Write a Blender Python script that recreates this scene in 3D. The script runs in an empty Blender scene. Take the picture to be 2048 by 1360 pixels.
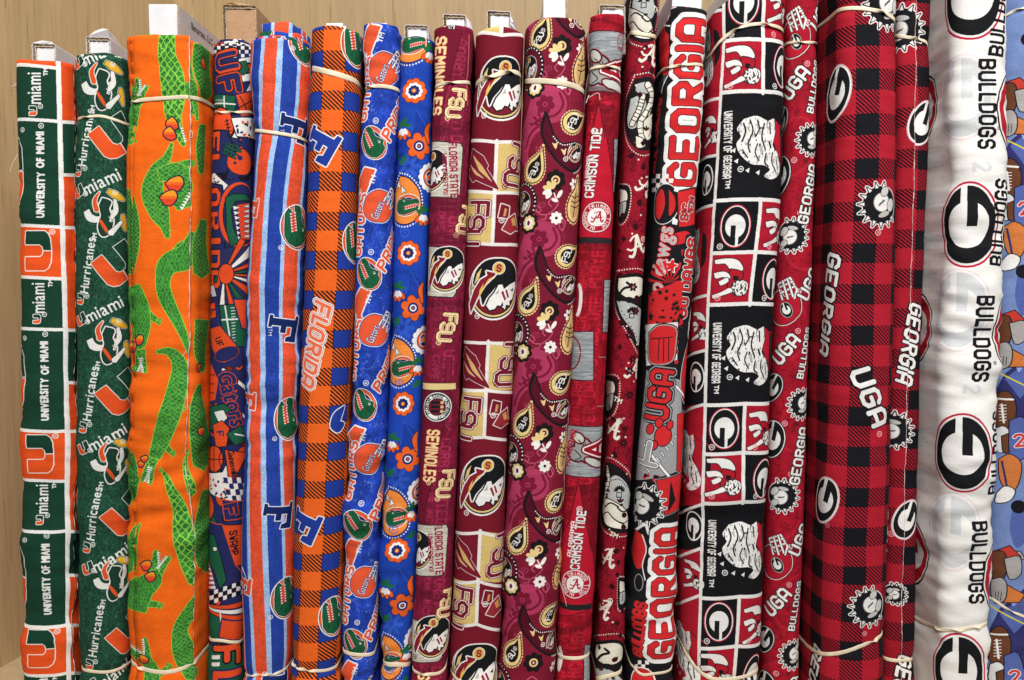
import bpy, bmesh, math, random
import numpy as np
from mathutils import Vector, Matrix

# ------------------------------------------------------------------ camera, light, exposure
SC = bpy.context.scene
PXM = 0.00045                 # metres of cloth per picture unit, used as the drawing unit of the prints
FPX = 1480.0                  # focal length in units of a 2048 wide picture
PITCH = math.radians(4.0)
D0 = FPX * PXM * math.cos(PITCH)
HC = 0.0                      # camera height is the origin, the shelf is below it
cam_d = bpy.data.cameras.new('camera'); cam = bpy.data.objects.new('camera', cam_d)
SC.collection.objects.link(cam); SC.camera = cam
cam.location = (0, -D0, HC)
cam.rotation_euler = (math.radians(90) - PITCH, 0, 0)
cam_d.sensor_width = 36.0; cam_d.sensor_fit = 'HORIZONTAL'
cam_d.lens = 36.0 * FPX / 2048.0
cam_d.clip_start = 0.01; cam_d.clip_end = 50

W = bpy.data.worlds.new('World'); SC.world = W; W.use_nodes = True
W.node_tree.nodes['Background'].inputs[0].default_value = (1.0, 0.99, 0.97, 1)
W.node_tree.nodes['Background'].inputs[1].default_value = 0.05

def area(name, loc, target, sx, sy, power, col):
    l = bpy.data.lights.new(name, 'AREA'); l.shape = 'RECTANGLE'; l.size = sx; l.size_y = sy
    l.energy = power; l.color = col
    o = bpy.data.objects.new(name, l); SC.collection.objects.link(o)
    o.location = loc
    o.rotation_euler = (Vector(target) - Vector(loc)).to_track_quat('-Z', 'Y').to_euler()
    return o
area('ceiling_light_near', (0.15, -1.05, 1.40), (0.05, 0, -0.05), 1.3, 0.45, 34, (1.0, 0.985, 0.96))
area('ceiling_light_far', (0.25, -2.4, 1.5), (0, 0, -0.1), 1.5, 0.6, 48, (1.0, 0.985, 0.96))
SC.view_settings.view_transform = 'Standard'; SC.view_settings.look = 'None'
SC.view_settings.exposure = -0.06; SC.view_settings.gamma = 1.0
SC.view_settings.use_curve_mapping = False
SC.cycles.use_denoising = True

COL = SC.collection
# ------------------------------------------------------------------ geometry of the view (to lay things out at true size)
cp, sp = math.cos(PITCH), math.sin(PITCH)
def unproj(px, py, Y):
    """world X, Z where the picture point (2048 wide) meets the vertical plane at depth Y"""
    a = (px - 1024.0) / FPX; b = (680.0 - py) / FPX
    dx = a; dy = cp + b * sp; dz = -sp + b * cp
    t = (Y + D0) / dy
    return dx * t, HC + dz * t
def proj(X, Y, Z):
    y = Y + D0; z = Z - HC
    d = y * cp - z * sp
    u = y * sp + z * cp
    return 1024.0 + FPX * X / d, 680.0 - FPX * u / d
ZMID = unproj(1024, 680, 0)[1]
ZFLOOR = unproj(1024, 1490, 0)[1]
def z2c(z): return 680.0 + (ZMID - z) / PXM      # world height -> length along the cloth, in print units
def c2z(c): return ZMID - (c - 680.0) * PXM

# ------------------------------------------------------------------ mesh helpers
def mesh_obj(name, verts, faces, mat, parent=None, smooth=True, uvs=None):
    me = bpy.data.meshes.new(name)
    me.from_pydata([tuple(v) for v in verts], [], [tuple(f) for f in faces])
    if uvs is not None:
        ul = me.uv_layers.new(name='UVMap')
        idx = np.empty(len(me.loops), dtype=np.int32); me.loops.foreach_get('vertex_index', idx)
        ul.data.foreach_set('uv', np.asarray(uvs, dtype=np.float32)[idx].ravel())
    if smooth: me.polygons.foreach_set('use_smooth', [True] * len(me.polygons))
    if mat: me.materials.append(mat)
    me.update()
    o = bpy.data.objects.new(name, me); COL.objects.link(o)
    if parent: o.parent = parent
    return o
def tag(o, label=None, cat=None, group=None, kind=None):
    if label: o['label'] = label
    if cat: o['category'] = cat
    if group: o['group'] = group
    if kind: o['kind'] = kind
    return o

# ------------------------------------------------------------------ plain materials
def nmat(name):
    m = bpy.data.materials.new(name); m.use_nodes = True
    nt = m.node_tree; b = nt.nodes['Principled BSDF']
    return m, nt, b
def lk(nt, a, b): nt.links.new(a, b)
def srgb(c):
    return tuple(((v / 255) / 12.92 if v / 255 <= 0.04045 else ((v / 255 + 0.055) / 1.055) ** 2.4) for v in c)
def paper_mat(name, c, c2, rough=0.75, scale=60, bump=0.15):
    m, nt, b = nmat(name)
    tc = nt.nodes.new('ShaderNodeTexCoord')
    n = nt.nodes.new('ShaderNodeTexNoise'); n.inputs['Scale'].default_value = scale; n.inputs['Detail'].default_value = 6
    n.inputs['Roughness'].default_value = 0.65
    r = nt.nodes.new('ShaderNodeValToRGB')
    r.color_ramp.elements[0].position = 0.3; r.color_ramp.elements[1].position = 0.7
    r.color_ramp.elements[0].color = (*srgb(c2), 1); r.color_ramp.elements[1].color = (*srgb(c), 1)
    lk(nt, tc.outputs['Object'], n.inputs['Vector']); lk(nt, n.outputs['Fac'], r.inputs[0]); lk(nt, r.outputs[0], b.inputs['Base Color'])
    bp = nt.nodes.new('ShaderNodeBump'); bp.inputs['Strength'].default_value = bump; bp.inputs['Distance'].default_value = 0.004
    lk(nt, n.outputs['Fac'], bp.inputs['Height']); lk(nt, bp.outputs[0], b.inputs['Normal'])
    b.inputs['Roughness'].default_value = rough
    b.inputs['Specular IOR Level'].default_value = 0.3
    return m
M_WHITE = paper_mat('white_card', (236, 236, 238), (218, 218, 222), 0.65, 45, 0.12)
M_SIDE = paper_mat('pale_card', (226, 219, 220), (210, 203, 204), 0.7, 35, 0.12)
M_KRAFT = paper_mat('kraft_card', (190, 152, 118), (168, 130, 96), 0.85, 70, 0.3)
M_FLUTE = paper_mat('corrugated_core', (206, 184, 150), (160, 138, 108), 0.9, 200, 0.2)
M_LINER = paper_mat('card_liner_edge', (232, 220, 198), (206, 190, 162), 0.85, 200, 0.2)
M_BAND = paper_mat('natural_rubber', (238, 226, 200), (222, 206, 174), 0.45, 90, 0.08)
M_THREAD = paper_mat('pale_thread', (235, 222, 215), (215, 200, 195), 0.9, 200, 0.0)
M_THREADP = paper_mat('pink_thread', (222, 170, 172), (196, 120, 124), 0.9, 200, 0.0)

def wood_mat(name, tint, seed):
    m, nt, b = nmat(name)
    tc = nt.nodes.new('ShaderNodeTexCoord')
    def mapping(sc, rot=(0, 0, 0)):
        mp = nt.nodes.new('ShaderNodeMapping'); mp.inputs['Scale'].default_value = sc
        mp.inputs['Location'].default_value = (seed * 3.1, seed * 1.7, seed); mp.inputs['Rotation'].default_value = rot
        lk(nt, tc.outputs['Object'], mp.inputs['Vector']); return mp
    def noise(mp, scale, det, rg=0.6, dist=0.0):
        n = nt.nodes.new('ShaderNodeTexNoise'); n.inputs['Scale'].default_value = scale; n.inputs['Detail'].default_value = det
        n.inputs['Roughness'].default_value = rg; n.inputs['Distortion'].default_value = dist
        lk(nt, mp.outputs[0], n.inputs['Vector']); return n
    tilt = (0, math.radians(-5), 0)
    broad = noise(mapping((1, 1, 0.10), tilt), 26, 4, 0.55, 0.6)
    fine = noise(mapping((1, 1, 0.045), tilt), 190, 6, 0.7)
    pore = noise(mapping((1, 1, 0.035), tilt), 420, 2, 0.5)
    r1 = nt.nodes.new('ShaderNodeValToRGB'); e = r1.color_ramp.elements
    e[0].position = 0.25; e[1].position = 0.75
    e[0].color = (*srgb(tuple(v * 0.90 for v in tint)), 1); e[1].color = (*srgb(tint), 1)
    lk(nt, broad.outputs['Fac'], r1.inputs[0])
    r2 = nt.nodes.new('ShaderNodeValToRGB'); e = r2.color_ramp.elements
    e[0].position = 0.35; e[1].position = 0.65; e[0].color = (0.80, 0.78, 0.74, 1); e[1].color = (1, 1, 1, 1)
    lk(nt, fine.outputs['Fac'], r2.inputs[0])
    r3 = nt.nodes.new('ShaderNodeValToRGB'); e = r3.color_ramp.elements
    e[0].position = 0.26; e[1].position = 0.36; e[0].color = (0.55, 0.48, 0.40, 1); e[1].color = (1, 1, 1, 1)
    lk(nt, pore.outputs['Fac'], r3.inputs[0])
    mx = nt.nodes.new('ShaderNodeMixRGB'); mx.blend_type = 'MULTIPLY'; mx.inputs[0].default_value = 0.8
    lk(nt, r1.outputs[0], mx.inputs[1]); lk(nt, r2.outputs[0], mx.inputs[2])
    m2 = nt.nodes.new('ShaderNodeMixRGB'); m2.blend_type = 'MULTIPLY'; m2.inputs[0].default_value = 0.8
    lk(nt, mx.outputs[0], m2.inputs[1]); lk(nt, r3.outputs[0], m2.inputs[2])
    lk(nt, m2.outputs[0], b.inputs['Base Color'])
    bp = nt.nodes.new('ShaderNodeBump'); bp.inputs['Strength'].default_value = 0.2; bp.inputs['Distance'].default_value = 0.001
    lk(nt, fine.outputs['Fac'], bp.inputs['Height']); lk(nt, bp.outputs[0], b.inputs['Normal'])
    b.inputs['Roughness'].default_value = 0.5; b.inputs['Specular IOR Level'].default_value = 0.3
    return m

# ------------------------------------------------------------------ setting: shelf, back panel, side panel
def slab(name, corners, thick, mat):
    """a real board: quad (4 corners) thickened along its own normal"""
    a, b, c, d = [Vector(v) for v in corners]
    n = (b - a).cross(d - a).normalized() * thick
    vs = [a, b, c, d, a - n, b - n, c - n, d - n]
    fs = [(0, 1, 2, 3), (7, 6, 5, 4), (0, 4, 5, 1), (1, 5, 6, 2), (2, 6, 7, 3), (3, 7, 4, 0)]
    return mesh_obj(name, vs, fs, mat, smooth=False)
def floor_pt(px, py):
    a = (px - 1024.0) / FPX; b = (680.0 - py) / FPX
    dx, dy, dz = a, cp + b * sp, -sp + b * cp
    t = (ZFLOOR - HC) / dz
    return Vector((dx * t, -D0 + dy * t, ZFLOOR))
YB = 0.45
w0, w1 = floor_pt(0, 1353), floor_pt(44, 1327)
dirw = (w1 - w0) / (w1.y - w0.y)
def wall_at(y): return w0 + dirw * (y - w0.y)
A, B = wall_at(-0.08), wall_at(YB - 0.002)
side = slab('side_panel', [(A.x, A.y, ZFLOOR + 0.001), (A.x, A.y, 0.62), (B.x, B.y, 0.62), (B.x, B.y, ZFLOOR + 0.001)], 0.018, wood_mat('plywood_side', (218, 188, 142), 2.0))
back = slab('back_panel', [(B.x - 0.02, YB, ZFLOOR + 0.001), (B.x - 0.02, YB, 0.62), (1.25, YB, 0.62), (1.25, YB, ZFLOOR + 0.001)], 0.018, wood_mat('plywood_back', (182, 154, 110), 5.0))
shelf = slab('shelf', [(A.x - 0.05, -0.08, ZFLOOR), (B.x - 0.05, YB + 0.02, ZFLOOR), (1.25, YB + 0.02, ZFLOOR), (1.25, -0.08, ZFLOOR)], 0.02, wood_mat('plywood_shelf', (214, 188, 150), 8.0))
for o, l in ((side, 'tan plywood side panel at the left edge'), (back, 'tan plywood back panel behind the bolts'), (shelf, 'pale plywood shelf board under the bolts')):
    tag(o, l, 'panel' if o is not shelf else 'shelf', kind='structure')
PREVIEW = False
# ------------------------------------------------------------------ printing press: numpy rasteriser for the cloth prints
S = 2.0
Y0C, Y1C = -150.0, 1560.0
RNG = np.random.default_rng(7)
def raster(polys, W, H, union=False, pad=0):
    E = []
    for p in polys:
        p = np.asarray(p, float)
        if len(p) < 3: continue
        q = np.roll(p, -1, axis=0)
        sgn = 1
        if union:
            ar = np.sum(p[:, 0] * q[:, 1] - q[:, 0] * p[:, 1])
            sgn = 1 if ar >= 0 else -1
        e = np.empty((len(p), 5)); e[:, 0:2] = p; e[:, 2:4] = q; e[:, 4] = sgn
        E.append(e)
    if not E: return None
    E = np.concatenate(E)
    c0 = int(max(0, math.floor(min(E[:, 0].min(), E[:, 2].min())) - pad)); c1 = int(min(W, math.ceil(max(E[:, 0].max(), E[:, 2].max())) + pad + 1))
    r0 = int(max(0, math.floor(min(E[:, 1].min(), E[:, 3].min())) - pad)); r1 = int(min(H, math.ceil(max(E[:, 1].max(), E[:, 3].max())) + pad + 1))
    if c1 <= c0 or r1 <= r0: return None
    up = E[:, 3] > E[:, 1]
    ya = np.where(up, E[:, 1], E[:, 3]); yb = np.where(up, E[:, 3], E[:, 1])
    xa = np.where(up, E[:, 0], E[:, 2]); xb = np.where(up, E[:, 2], E[:, 0])
    sg = np.where(up, 1, -1) * E[:, 4]
    ra = np.clip(np.ceil(ya - 0.5), r0, r1).astype(int); rb = np.clip(np.ceil(yb - 0.5), r0, r1).astype(int)
    n = np.maximum(rb - ra, 0)
    k = n > 0
    if not k.any(): return None
    ya, yb, xa, xb, sg, ra, n = ya[k], yb[k], xa[k], xb[k], sg[k], ra[k], n[k]
    idx = np.repeat(np.arange(len(n)), n)
    off = np.arange(n.sum()) - np.repeat(np.cumsum(n) - n, n)
    r = ra[idx] + off
    x = xa[idx] + (r + 0.5 - ya[idx]) * (xb[idx] - xa[idx]) / (yb[idx] - ya[idx])
    c = np.clip(np.ceil(x - 0.5), c0, c1).astype(int)
    d = np.zeros((r1 - r0, c1 - c0 + 1), np.int32)
    np.add.at(d, (r - r0, c - c0), sg[idx].astype(np.int32) if union else 1)
    cs = np.cumsum(d, axis=1)[:, :-1]
    m = (cs != 0) if union else (cs % 2 == 1)
    return r0, c0, m
def dilate(m, n):
    n = int(round(n))
    if n <= 0: return m
    H, W = m.shape
    cum = np.zeros((H, W + 1), np.int32); cum[:, 1:] = np.cumsum(m, axis=1)
    out = np.zeros_like(m)
    for dy in range(-n, n + 1):
        dx = int(math.sqrt(n * n - dy * dy) + 0.3)
        a = np.clip(np.arange(W) - dx, 0, W); b = np.clip(np.arange(W) + dx + 1, 0, W)
        hz = (cum[:, b] - cum[:, a]) > 0
        if dy >= 0: out[dy:] |= hz[:H - dy]
        else: out[:H + dy] |= hz[-dy:]
    return out
def vnoise(H, W, ch, cw, seed):
    r = np.random.default_rng(seed)
    g = r.random((int(H / ch) + 3, int(W / cw) + 3)).astype(np.float32)
    y = np.arange(H) / ch; x = np.arange(W) / cw
    yi = y.astype(int); xi = x.astype(int); fy = (y - yi)[:, None]; fx = (x - xi)[None, :]
    fy = fy * fy * (3 - 2 * fy); fx = fx * fx * (3 - 2 * fx)
    a = g[yi][:, xi]; b = g[yi][:, xi + 1]; c = g[yi + 1][:, xi]; d = g[yi + 1][:, xi + 1]
    return (a * (1 - fx) + b * fx) * (1 - fy) + (c * (1 - fx) + d * fx) * fy

_glyph = {}
def glyph(ch):
    if ch in _glyph: return _glyph[ch]
    cu = bpy.data.curves.new('g', 'FONT'); cu.body = ch; cu.size = 1.0; cu.resolution_u = 4
    ob = bpy.data.objects.new('g', cu); COL.objects.link(ob)
    bpy.context.view_layer.update()
    dg = bpy.context.evaluated_depsgraph_get()
    me = ob.evaluated_get(dg).to_mesh()
    co = [(v.co.x, -v.co.y) for v in me.vertices]
    polys = [np.array([co[i] for i in p.vertices]) for p in me.polygons]
    ob.evaluated_get(dg).to_mesh_clear()
    bpy.data.objects.remove(ob); bpy.data.curves.remove(cu)
    if polys:
        al = np.concatenate(polys); x0, x1 = al[:, 0].min(), al[:, 0].max()
        polys = [p - np.array([x0, 0]) for p in polys]; w = x1 - x0
    else: w = 0.28
    _glyph[ch] = (polys, w); return _glyph[ch]
BF = {'A': "06 01 10 30 41 46|04 44", 'B': "00 06 36 45 44 33 03|33 42 41 30 00", 'C': "41 30 10 01 05 16 36 45", 'D': "00 30 41 45 36 06 00",
      'E': "40 00 06 46|03 33", 'F': "40 00 06|03 33", 'G': "41 30 10 01 05 16 36 45 43 23", 'H': "00 06|40 46|03 43", 'I': "00 06", 'K': "00 06|40 03 46",
      'L': "00 06 36", 'M': "06 00 23 40 46", 'N': "06 00 46 40", 'O': "10 30 41 45 36 16 05 01 10", 'P': "06 00 30 41 42 33 03", 'R': "06 00 30 41 42 33 03|23 46",
      'S': "41 30 10 01 02 13 33 44 45 36 16 05", 'T': "00 40|20 26", 'U': "00 05 16 36 45 40", 'V': "00 26 40", 'W': "00 16 23 36 40", 'Y': "00 23 40|23 26",
      'Z': "00 40 06 46", "'": "00 02", ' ': "", '2': "01 10 30 41 42 06 46", '3': "00 40 23 33 44 45 36 16 05", '0': "10 30 41 45 36 16 05 01 10", 'Q': "10 30 41 45 36 16 05 01 10|24 46"}
def seg_polys(pts, w, closed=False, cap=True):
    """stroke -> list of quads + joint discs (union fill)"""
    out = []; pts = np.asarray(pts, float)
    if closed: pts = np.vstack([pts, pts[:1]])
    for a, b in zip(pts[:-1], pts[1:]):
        d = b - a; L = math.hypot(*d)
        if L < 1e-6: continue
        n = np.array([-d[1], d[0]]) / L * w / 2
        out.append(np.array([a + n, b + n, b - n, a - n]))
    if cap:
        th = np.linspace(0, 2 * math.pi, 11)[:-1]
        for p in pts: out.append(np.stack([p[0] + w / 2 * np.cos(th), p[1] + w / 2 * np.sin(th)], 1))
    return out
def text_polys(s, kind='sans', wt=1.3, track=0.0):
    """text as polygons, height 1, centred on 0,0 ; union fill for block, even-odd for sans"""
    out = []; x = 0.0
    if kind == 'block':
        for ch in s:
            st = BF.get(ch, ''); w = 4
            if ch in "I'": w = 0
            if ch == ' ': x += 3.0; continue
            if ch == 'L': w = 3
            for part in st.split('|'):
                if not part: continue
                pts = [(x + int(t[0]), int(t[1]) - 3) for t in part.split()]
                qs = seg_polys(pts, wt, cap=False)
                for p in pts:
                    h = wt / 2; c = h * 0.45
                    qs.append(np.array([(p[0] - h, p[1] - c), (p[0] - c, p[1] - h), (p[0] + c, p[1] - h), (p[0] + h, p[1] - c), (p[0] + h, p[1] + c), (p[0] + c, p[1] + h), (p[0] - c, p[1] + h), (p[0] - h, p[1] + c)]))
                # square off free ends
                out += qs
            x += w + wt + 0.7 + track
        w = x - wt - 0.7
        H = 6 + wt
        return [(p - np.array([w / 2, 0])) / H for p in out], True, (w + wt) / H
    for ch in s:
        g, w = glyph(ch)
        out += [p + np.array([x, 0.36]) for p in g]
        x += w + 0.085 + track
    k = 0.72
    return [(p - np.array([x / 2, 0])) / k for p in out], False, x / k
def ellpts(cx, cy, rx, ry, rot=0, n=36):
    t = np.linspace(0, 2 * math.pi, n, endpoint=False)
    x, y = rx * np.cos(t), ry * np.sin(t); c, s_ = math.cos(math.radians(rot)), math.sin(math.radians(rot))
    return np.stack([cx + x * c - y * s_, cy + x * s_ + y * c], 1)
def taper(sp_, n=6):
    """outline of a tapering limb from spine points (x, y, half width)"""
    a = np.asarray(sp_, float)
    t = np.arange(len(a)); tt = np.linspace(0, len(a) - 1, (len(a) - 1) * n + 1)
    def cub(v):
        m = np.gradient(v); i = np.minimum(tt.astype(int), len(a) - 2); f = tt - i
        return (2 * f**3 - 3 * f**2 + 1) * v[i] + (f**3 - 2 * f**2 + f) * m[i] + (-2 * f**3 + 3 * f**2) * v[i + 1] + (f**3 - f**2) * m[i + 1]
    X, Y, R = cub(a[:, 0]), cub(a[:, 1]), np.maximum(cub(a[:, 2]), 0.5)
    dx, dy = np.gradient(X), np.gradient(Y); L = np.hypot(dx, dy) + 1e-9
    nx, ny = -dy / L * R, dx / L * R
    l = np.stack([X + nx, Y + ny], 1); r = np.stack([X - nx, Y - ny], 1)
    end = np.array([[X[-1] + dx[-1] / L[-1] * R[-1] * .8, Y[-1] + dy[-1] / L[-1] * R[-1] * .8]])
    return np.vstack([l, end, r[::-1]])
def curve(pts, n=8):
    a = np.asarray(pts, float)
    t = np.linspace(0, len(a) - 1, (len(a) - 1) * n + 1); i = np.minimum(t.astype(int), len(a) - 2); f = (t - i)[:, None]
    m = np.gradient(a, axis=0)
    return (2 * f**3 - 3 * f**2 + 1) * a[i] + (f**3 - 2 * f**2 + f) * m[i] + (-2 * f**3 + 3 * f**2) * a[i + 1] + (f**3 - f**2) * m[i + 1]

class Cloth:
    """one printed cloth: drawing unit = PXM metres; x = 0 is the front fold line of the bolt, y runs down its length"""
    def __init__(s, bolt, base, U=165.0):
        s.b = bolt; s.U = U; s.W = int(2 * U * S); s.H = int((Y1C - Y0C) * S)
        s.a = np.empty((s.H, s.W, 3), np.uint8); s.a[:] = base
        s.clip = None
    def P(s, pts): return s.b.to_cloth(np.atleast_2d(np.asarray(pts, float)))
    def tex(s, p): return np.stack([(p[:, 0] + s.U) * S, (p[:, 1] - Y0C) * S], 1)
    def paint(s, rm, color, a=1.0):
        if rm is None: return
        r0, c0, m = rm
        sub = s.a[r0:r0 + m.shape[0], c0:c0 + m.shape[1]]
        if s.clip is not None: m = m & s.clip[r0:r0 + m.shape[0], c0:c0 + m.shape[1]]
        if a >= 1: sub[m] = color
        else: sub[m] = (sub[m] * (1 - a) + np.array(color) * a).astype(np.uint8)
    def draw(s, polys, color, out=(), union=False, bold=0, a=1.0):
        """polys in cloth coordinates; out = [(width, colour)...] outermost first"""
        pad = int(max([o[0] for o in out] + [bold, 0]) * S + bold * S) + 2
        rm = raster([s.tex(np.asarray(p, float)) for p in polys], s.W, s.H, union, pad)
        if rm is None: return None
        r0, c0, m = rm
        if bold: m = dilate(m, bold * S)
        for w, col in out: s.paint((r0, c0, dilate(m, w * S)), col)
        if color is not None: s.paint((r0, c0, m), color, a)
        return (r0, c0, m)
    def pp(s, pts, color, out=(), a=1.0): return s.draw([s.P(pts)], color, out, a=a)
    def line(s, pts, w, color, out=(), cl=False, smooth=False, a=1.0):
        p = np.asarray(pts, float)
        if smooth: p = curve(p)
        if not cl: p = s.P(p)
        return s.draw(seg_polys(p, w), color, out, union=True, a=a)
    def tf(s, polys, x, y, sc=1.0, rot=0.0, cl=False, sx=1.0, shear=0.0):
        o = np.array([x, y]) if cl else s.P((x, y))[0]
        c, n = math.cos(math.radians(rot)), math.sin(math.radians(rot)); res = []
        for p in polys:
            p = np.asarray(p, float); X = (p[:, 0] * sx - p[:, 1] * shear) * sc; Y = p[:, 1] * sc
            res.append(np.stack([o[0] + X * c - Y * n, o[1] + X * n + Y * c], 1))
        return res
    def mo(s, polys, x, y, sc, rot, color, out=(), union=False, cl=False, sx=1.0, shear=0.0, a=1.0, bold=0):
        if isinstance(polys, np.ndarray) or (len(polys) and np.isscalar(polys[0][0])): polys = [polys]
        return s.draw(s.tf(polys, x, y, sc, rot, cl, sx, shear), color, out, union, bold, a)
    def ell(s, x, y, rx, ry, color, rot=0, out=(), cl=False, a=1.0):
        o = np.array([x, y]) if cl else s.P((x, y))[0]
        return s.draw([ellpts(o[0], o[1], rx, ry, rot)], color, out, a=a)
    def txt(s, t, x, y, h, rot, color, out=(), kind='sans', bold=0, L=None, wt=1.3, shear=0.0, track=0.0, cl=False, a=1.0):
        if kind == 'block': wt = min(wt, 1.42 if out else 1.6)
        p, un, w = text_polys(t, kind, wt, track)
        sx = 1.0 if L is None else L / (w * h)
        return s.draw(s.tf(p, x, y, h, rot, cl, sx, shear), color, out, un, bold, a)
    def reg(s, x, y, r, color, rot=-90, cl=False, bg=None):
        o = np.array([x, y]) if cl else s.P((x, y))[0]
        s.draw([ellpts(o[0], o[1], r, r, 0, 20), ellpts(o[0], o[1], r * .72, r * .72, 0, 20)], color)
        p, un, w = text_polys('R', 'block', 1.4)
        s.draw(s.tf(p, o[0], o[1], r * .95, rot, True), color, (), un)
    def hatch(s, rm, color, per=9.0, th=0.22, ang=35, a=1.0):
        if rm is None: return
        r0, c0, m = rm
        yy, xx = np.mgrid[r0:r0 + m.shape[0], c0:c0 + m.shape[1]] / S
        wob = vnoise(m.shape[0], m.shape[1], 14, 14, r0 + c0) * 5
        t = math.radians(ang)
        f1 = np.abs(((xx * math.cos(t) + yy * math.sin(t) + wob) / per) % 1 - .5) < th / 2
        f2 = np.abs(((xx * math.cos(t) - yy * math.sin(t) + wob) / per) % 1 - .5) < th / 2
        s.paint((r0, c0, m & (f1 | f2)), color, a)
    def mottle(s, ch, cw, seed, amp, lo=None, thr=None, color=None, a=1.0, region=None):
        n = vnoise(s.H, s.W, ch, cw, seed)
        if thr is not None:
            m = n > thr
            if region is not None: m &= region
            s.paint((0, 0, m), color, a)
        else:
            f = 1 + (n - .5) * 2 * amp
            s.a = np.clip(s.a * f[..., None], 0, 255).astype(np.uint8)
    def weave(s, seed, amp=0.05):
        r = np.random.default_rng(seed)
        h = r.standard_normal((s.H, s.W)).astype(np.float32)
        a = h.copy()
        for k in range(1, 7): a += np.roll(h, k, 1)
        b = h[::-1].copy(); q = b.copy()
        for k in range(1, 7): q += np.roll(b, k, 0)
        f = 1 + amp * (a + q) / 3.7 + amp * .6 * (vnoise(s.H, s.W, 60, 30, seed) - .5)
        base = s.a.astype(np.float32)
        out = base * f[..., None] + (f[..., None] - 1) * 22
        fl = r.random((s.H, s.W)) > 0.9994
        out[fl] = out[fl] * .45 + 120
        s.a = np.clip(out, 0, 255).astype(np.uint8)
    def image(s, name):
        im = bpy.data.images.new(name, s.W, s.H, alpha=False)
        buf = np.ones((s.H, s.W, 4), np.float32)
        buf[..., :3] = s.a[::-1].astype(np.float32) / 255.0
        im.pixels.foreach_set(buf.ravel()); im.update(); im.pack()
        return im
    def uv(s, cx, cy):
        return np.stack([(cx + s.U) / (2 * s.U), 1 - (cy - Y0C) / (Y1C - Y0C)], -1)
def cloth_mat(name, im, rough=0.85):
    m, nt, b = nmat(name)
    t = nt.nodes.new('ShaderNodeTexImage'); t.image = im; t.interpolation = 'Linear'; t.extension = 'REPEAT'
    tc = nt.nodes.new('ShaderNodeTexCoord')
    lk(nt, tc.outputs['UV'], t.inputs['Vector'])
    lk(nt, t.outputs[0], b.inputs['Base Color'])
    n = nt.nodes.new('ShaderNodeTexNoise'); n.inputs['Scale'].default_value = 900; n.inputs['Detail'].default_value = 3
    n2 = nt.nodes.new('ShaderNodeTexNoise'); n2.inputs['Scale'].default_value = 55; n2.inputs['Detail'].default_value = 4
    mp = nt.nodes.new('ShaderNodeMapping'); mp.inputs['Scale'].default_value = (0.6, 0.6, 1.5)
    lk(nt, tc.outputs['Object'], n.inputs['Vector']); lk(nt, tc.outputs['Object'], mp.inputs['Vector']); lk(nt, mp.outputs[0], n2.inputs['Vector'])
    b1 = nt.nodes.new('ShaderNodeBump'); b1.inputs['Strength'].default_value = 0.25; b1.inputs['Distance'].default_value = 0.0004
    b2 = nt.nodes.new('ShaderNodeBump'); b2.inputs['Strength'].default_value = 0.35; b2.inputs['Distance'].default_value = 0.0022
    lk(nt, n2.outputs['Fac'], b2.inputs['Height']); lk(nt, n.outputs['Fac'], b1.inputs['Height'])
    lk(nt, b2.outputs[0], b1.inputs['Normal']); lk(nt, b1.outputs[0], b.inputs['Normal'])
    b.inputs['Roughness'].default_value = rough
    b.inputs['Specular IOR Level'].default_value = 0.15
    b.inputs['Sheen Weight'].default_value = 0.0; b.inputs['Sheen Roughness'].default_value = 0.5
    return m
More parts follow.
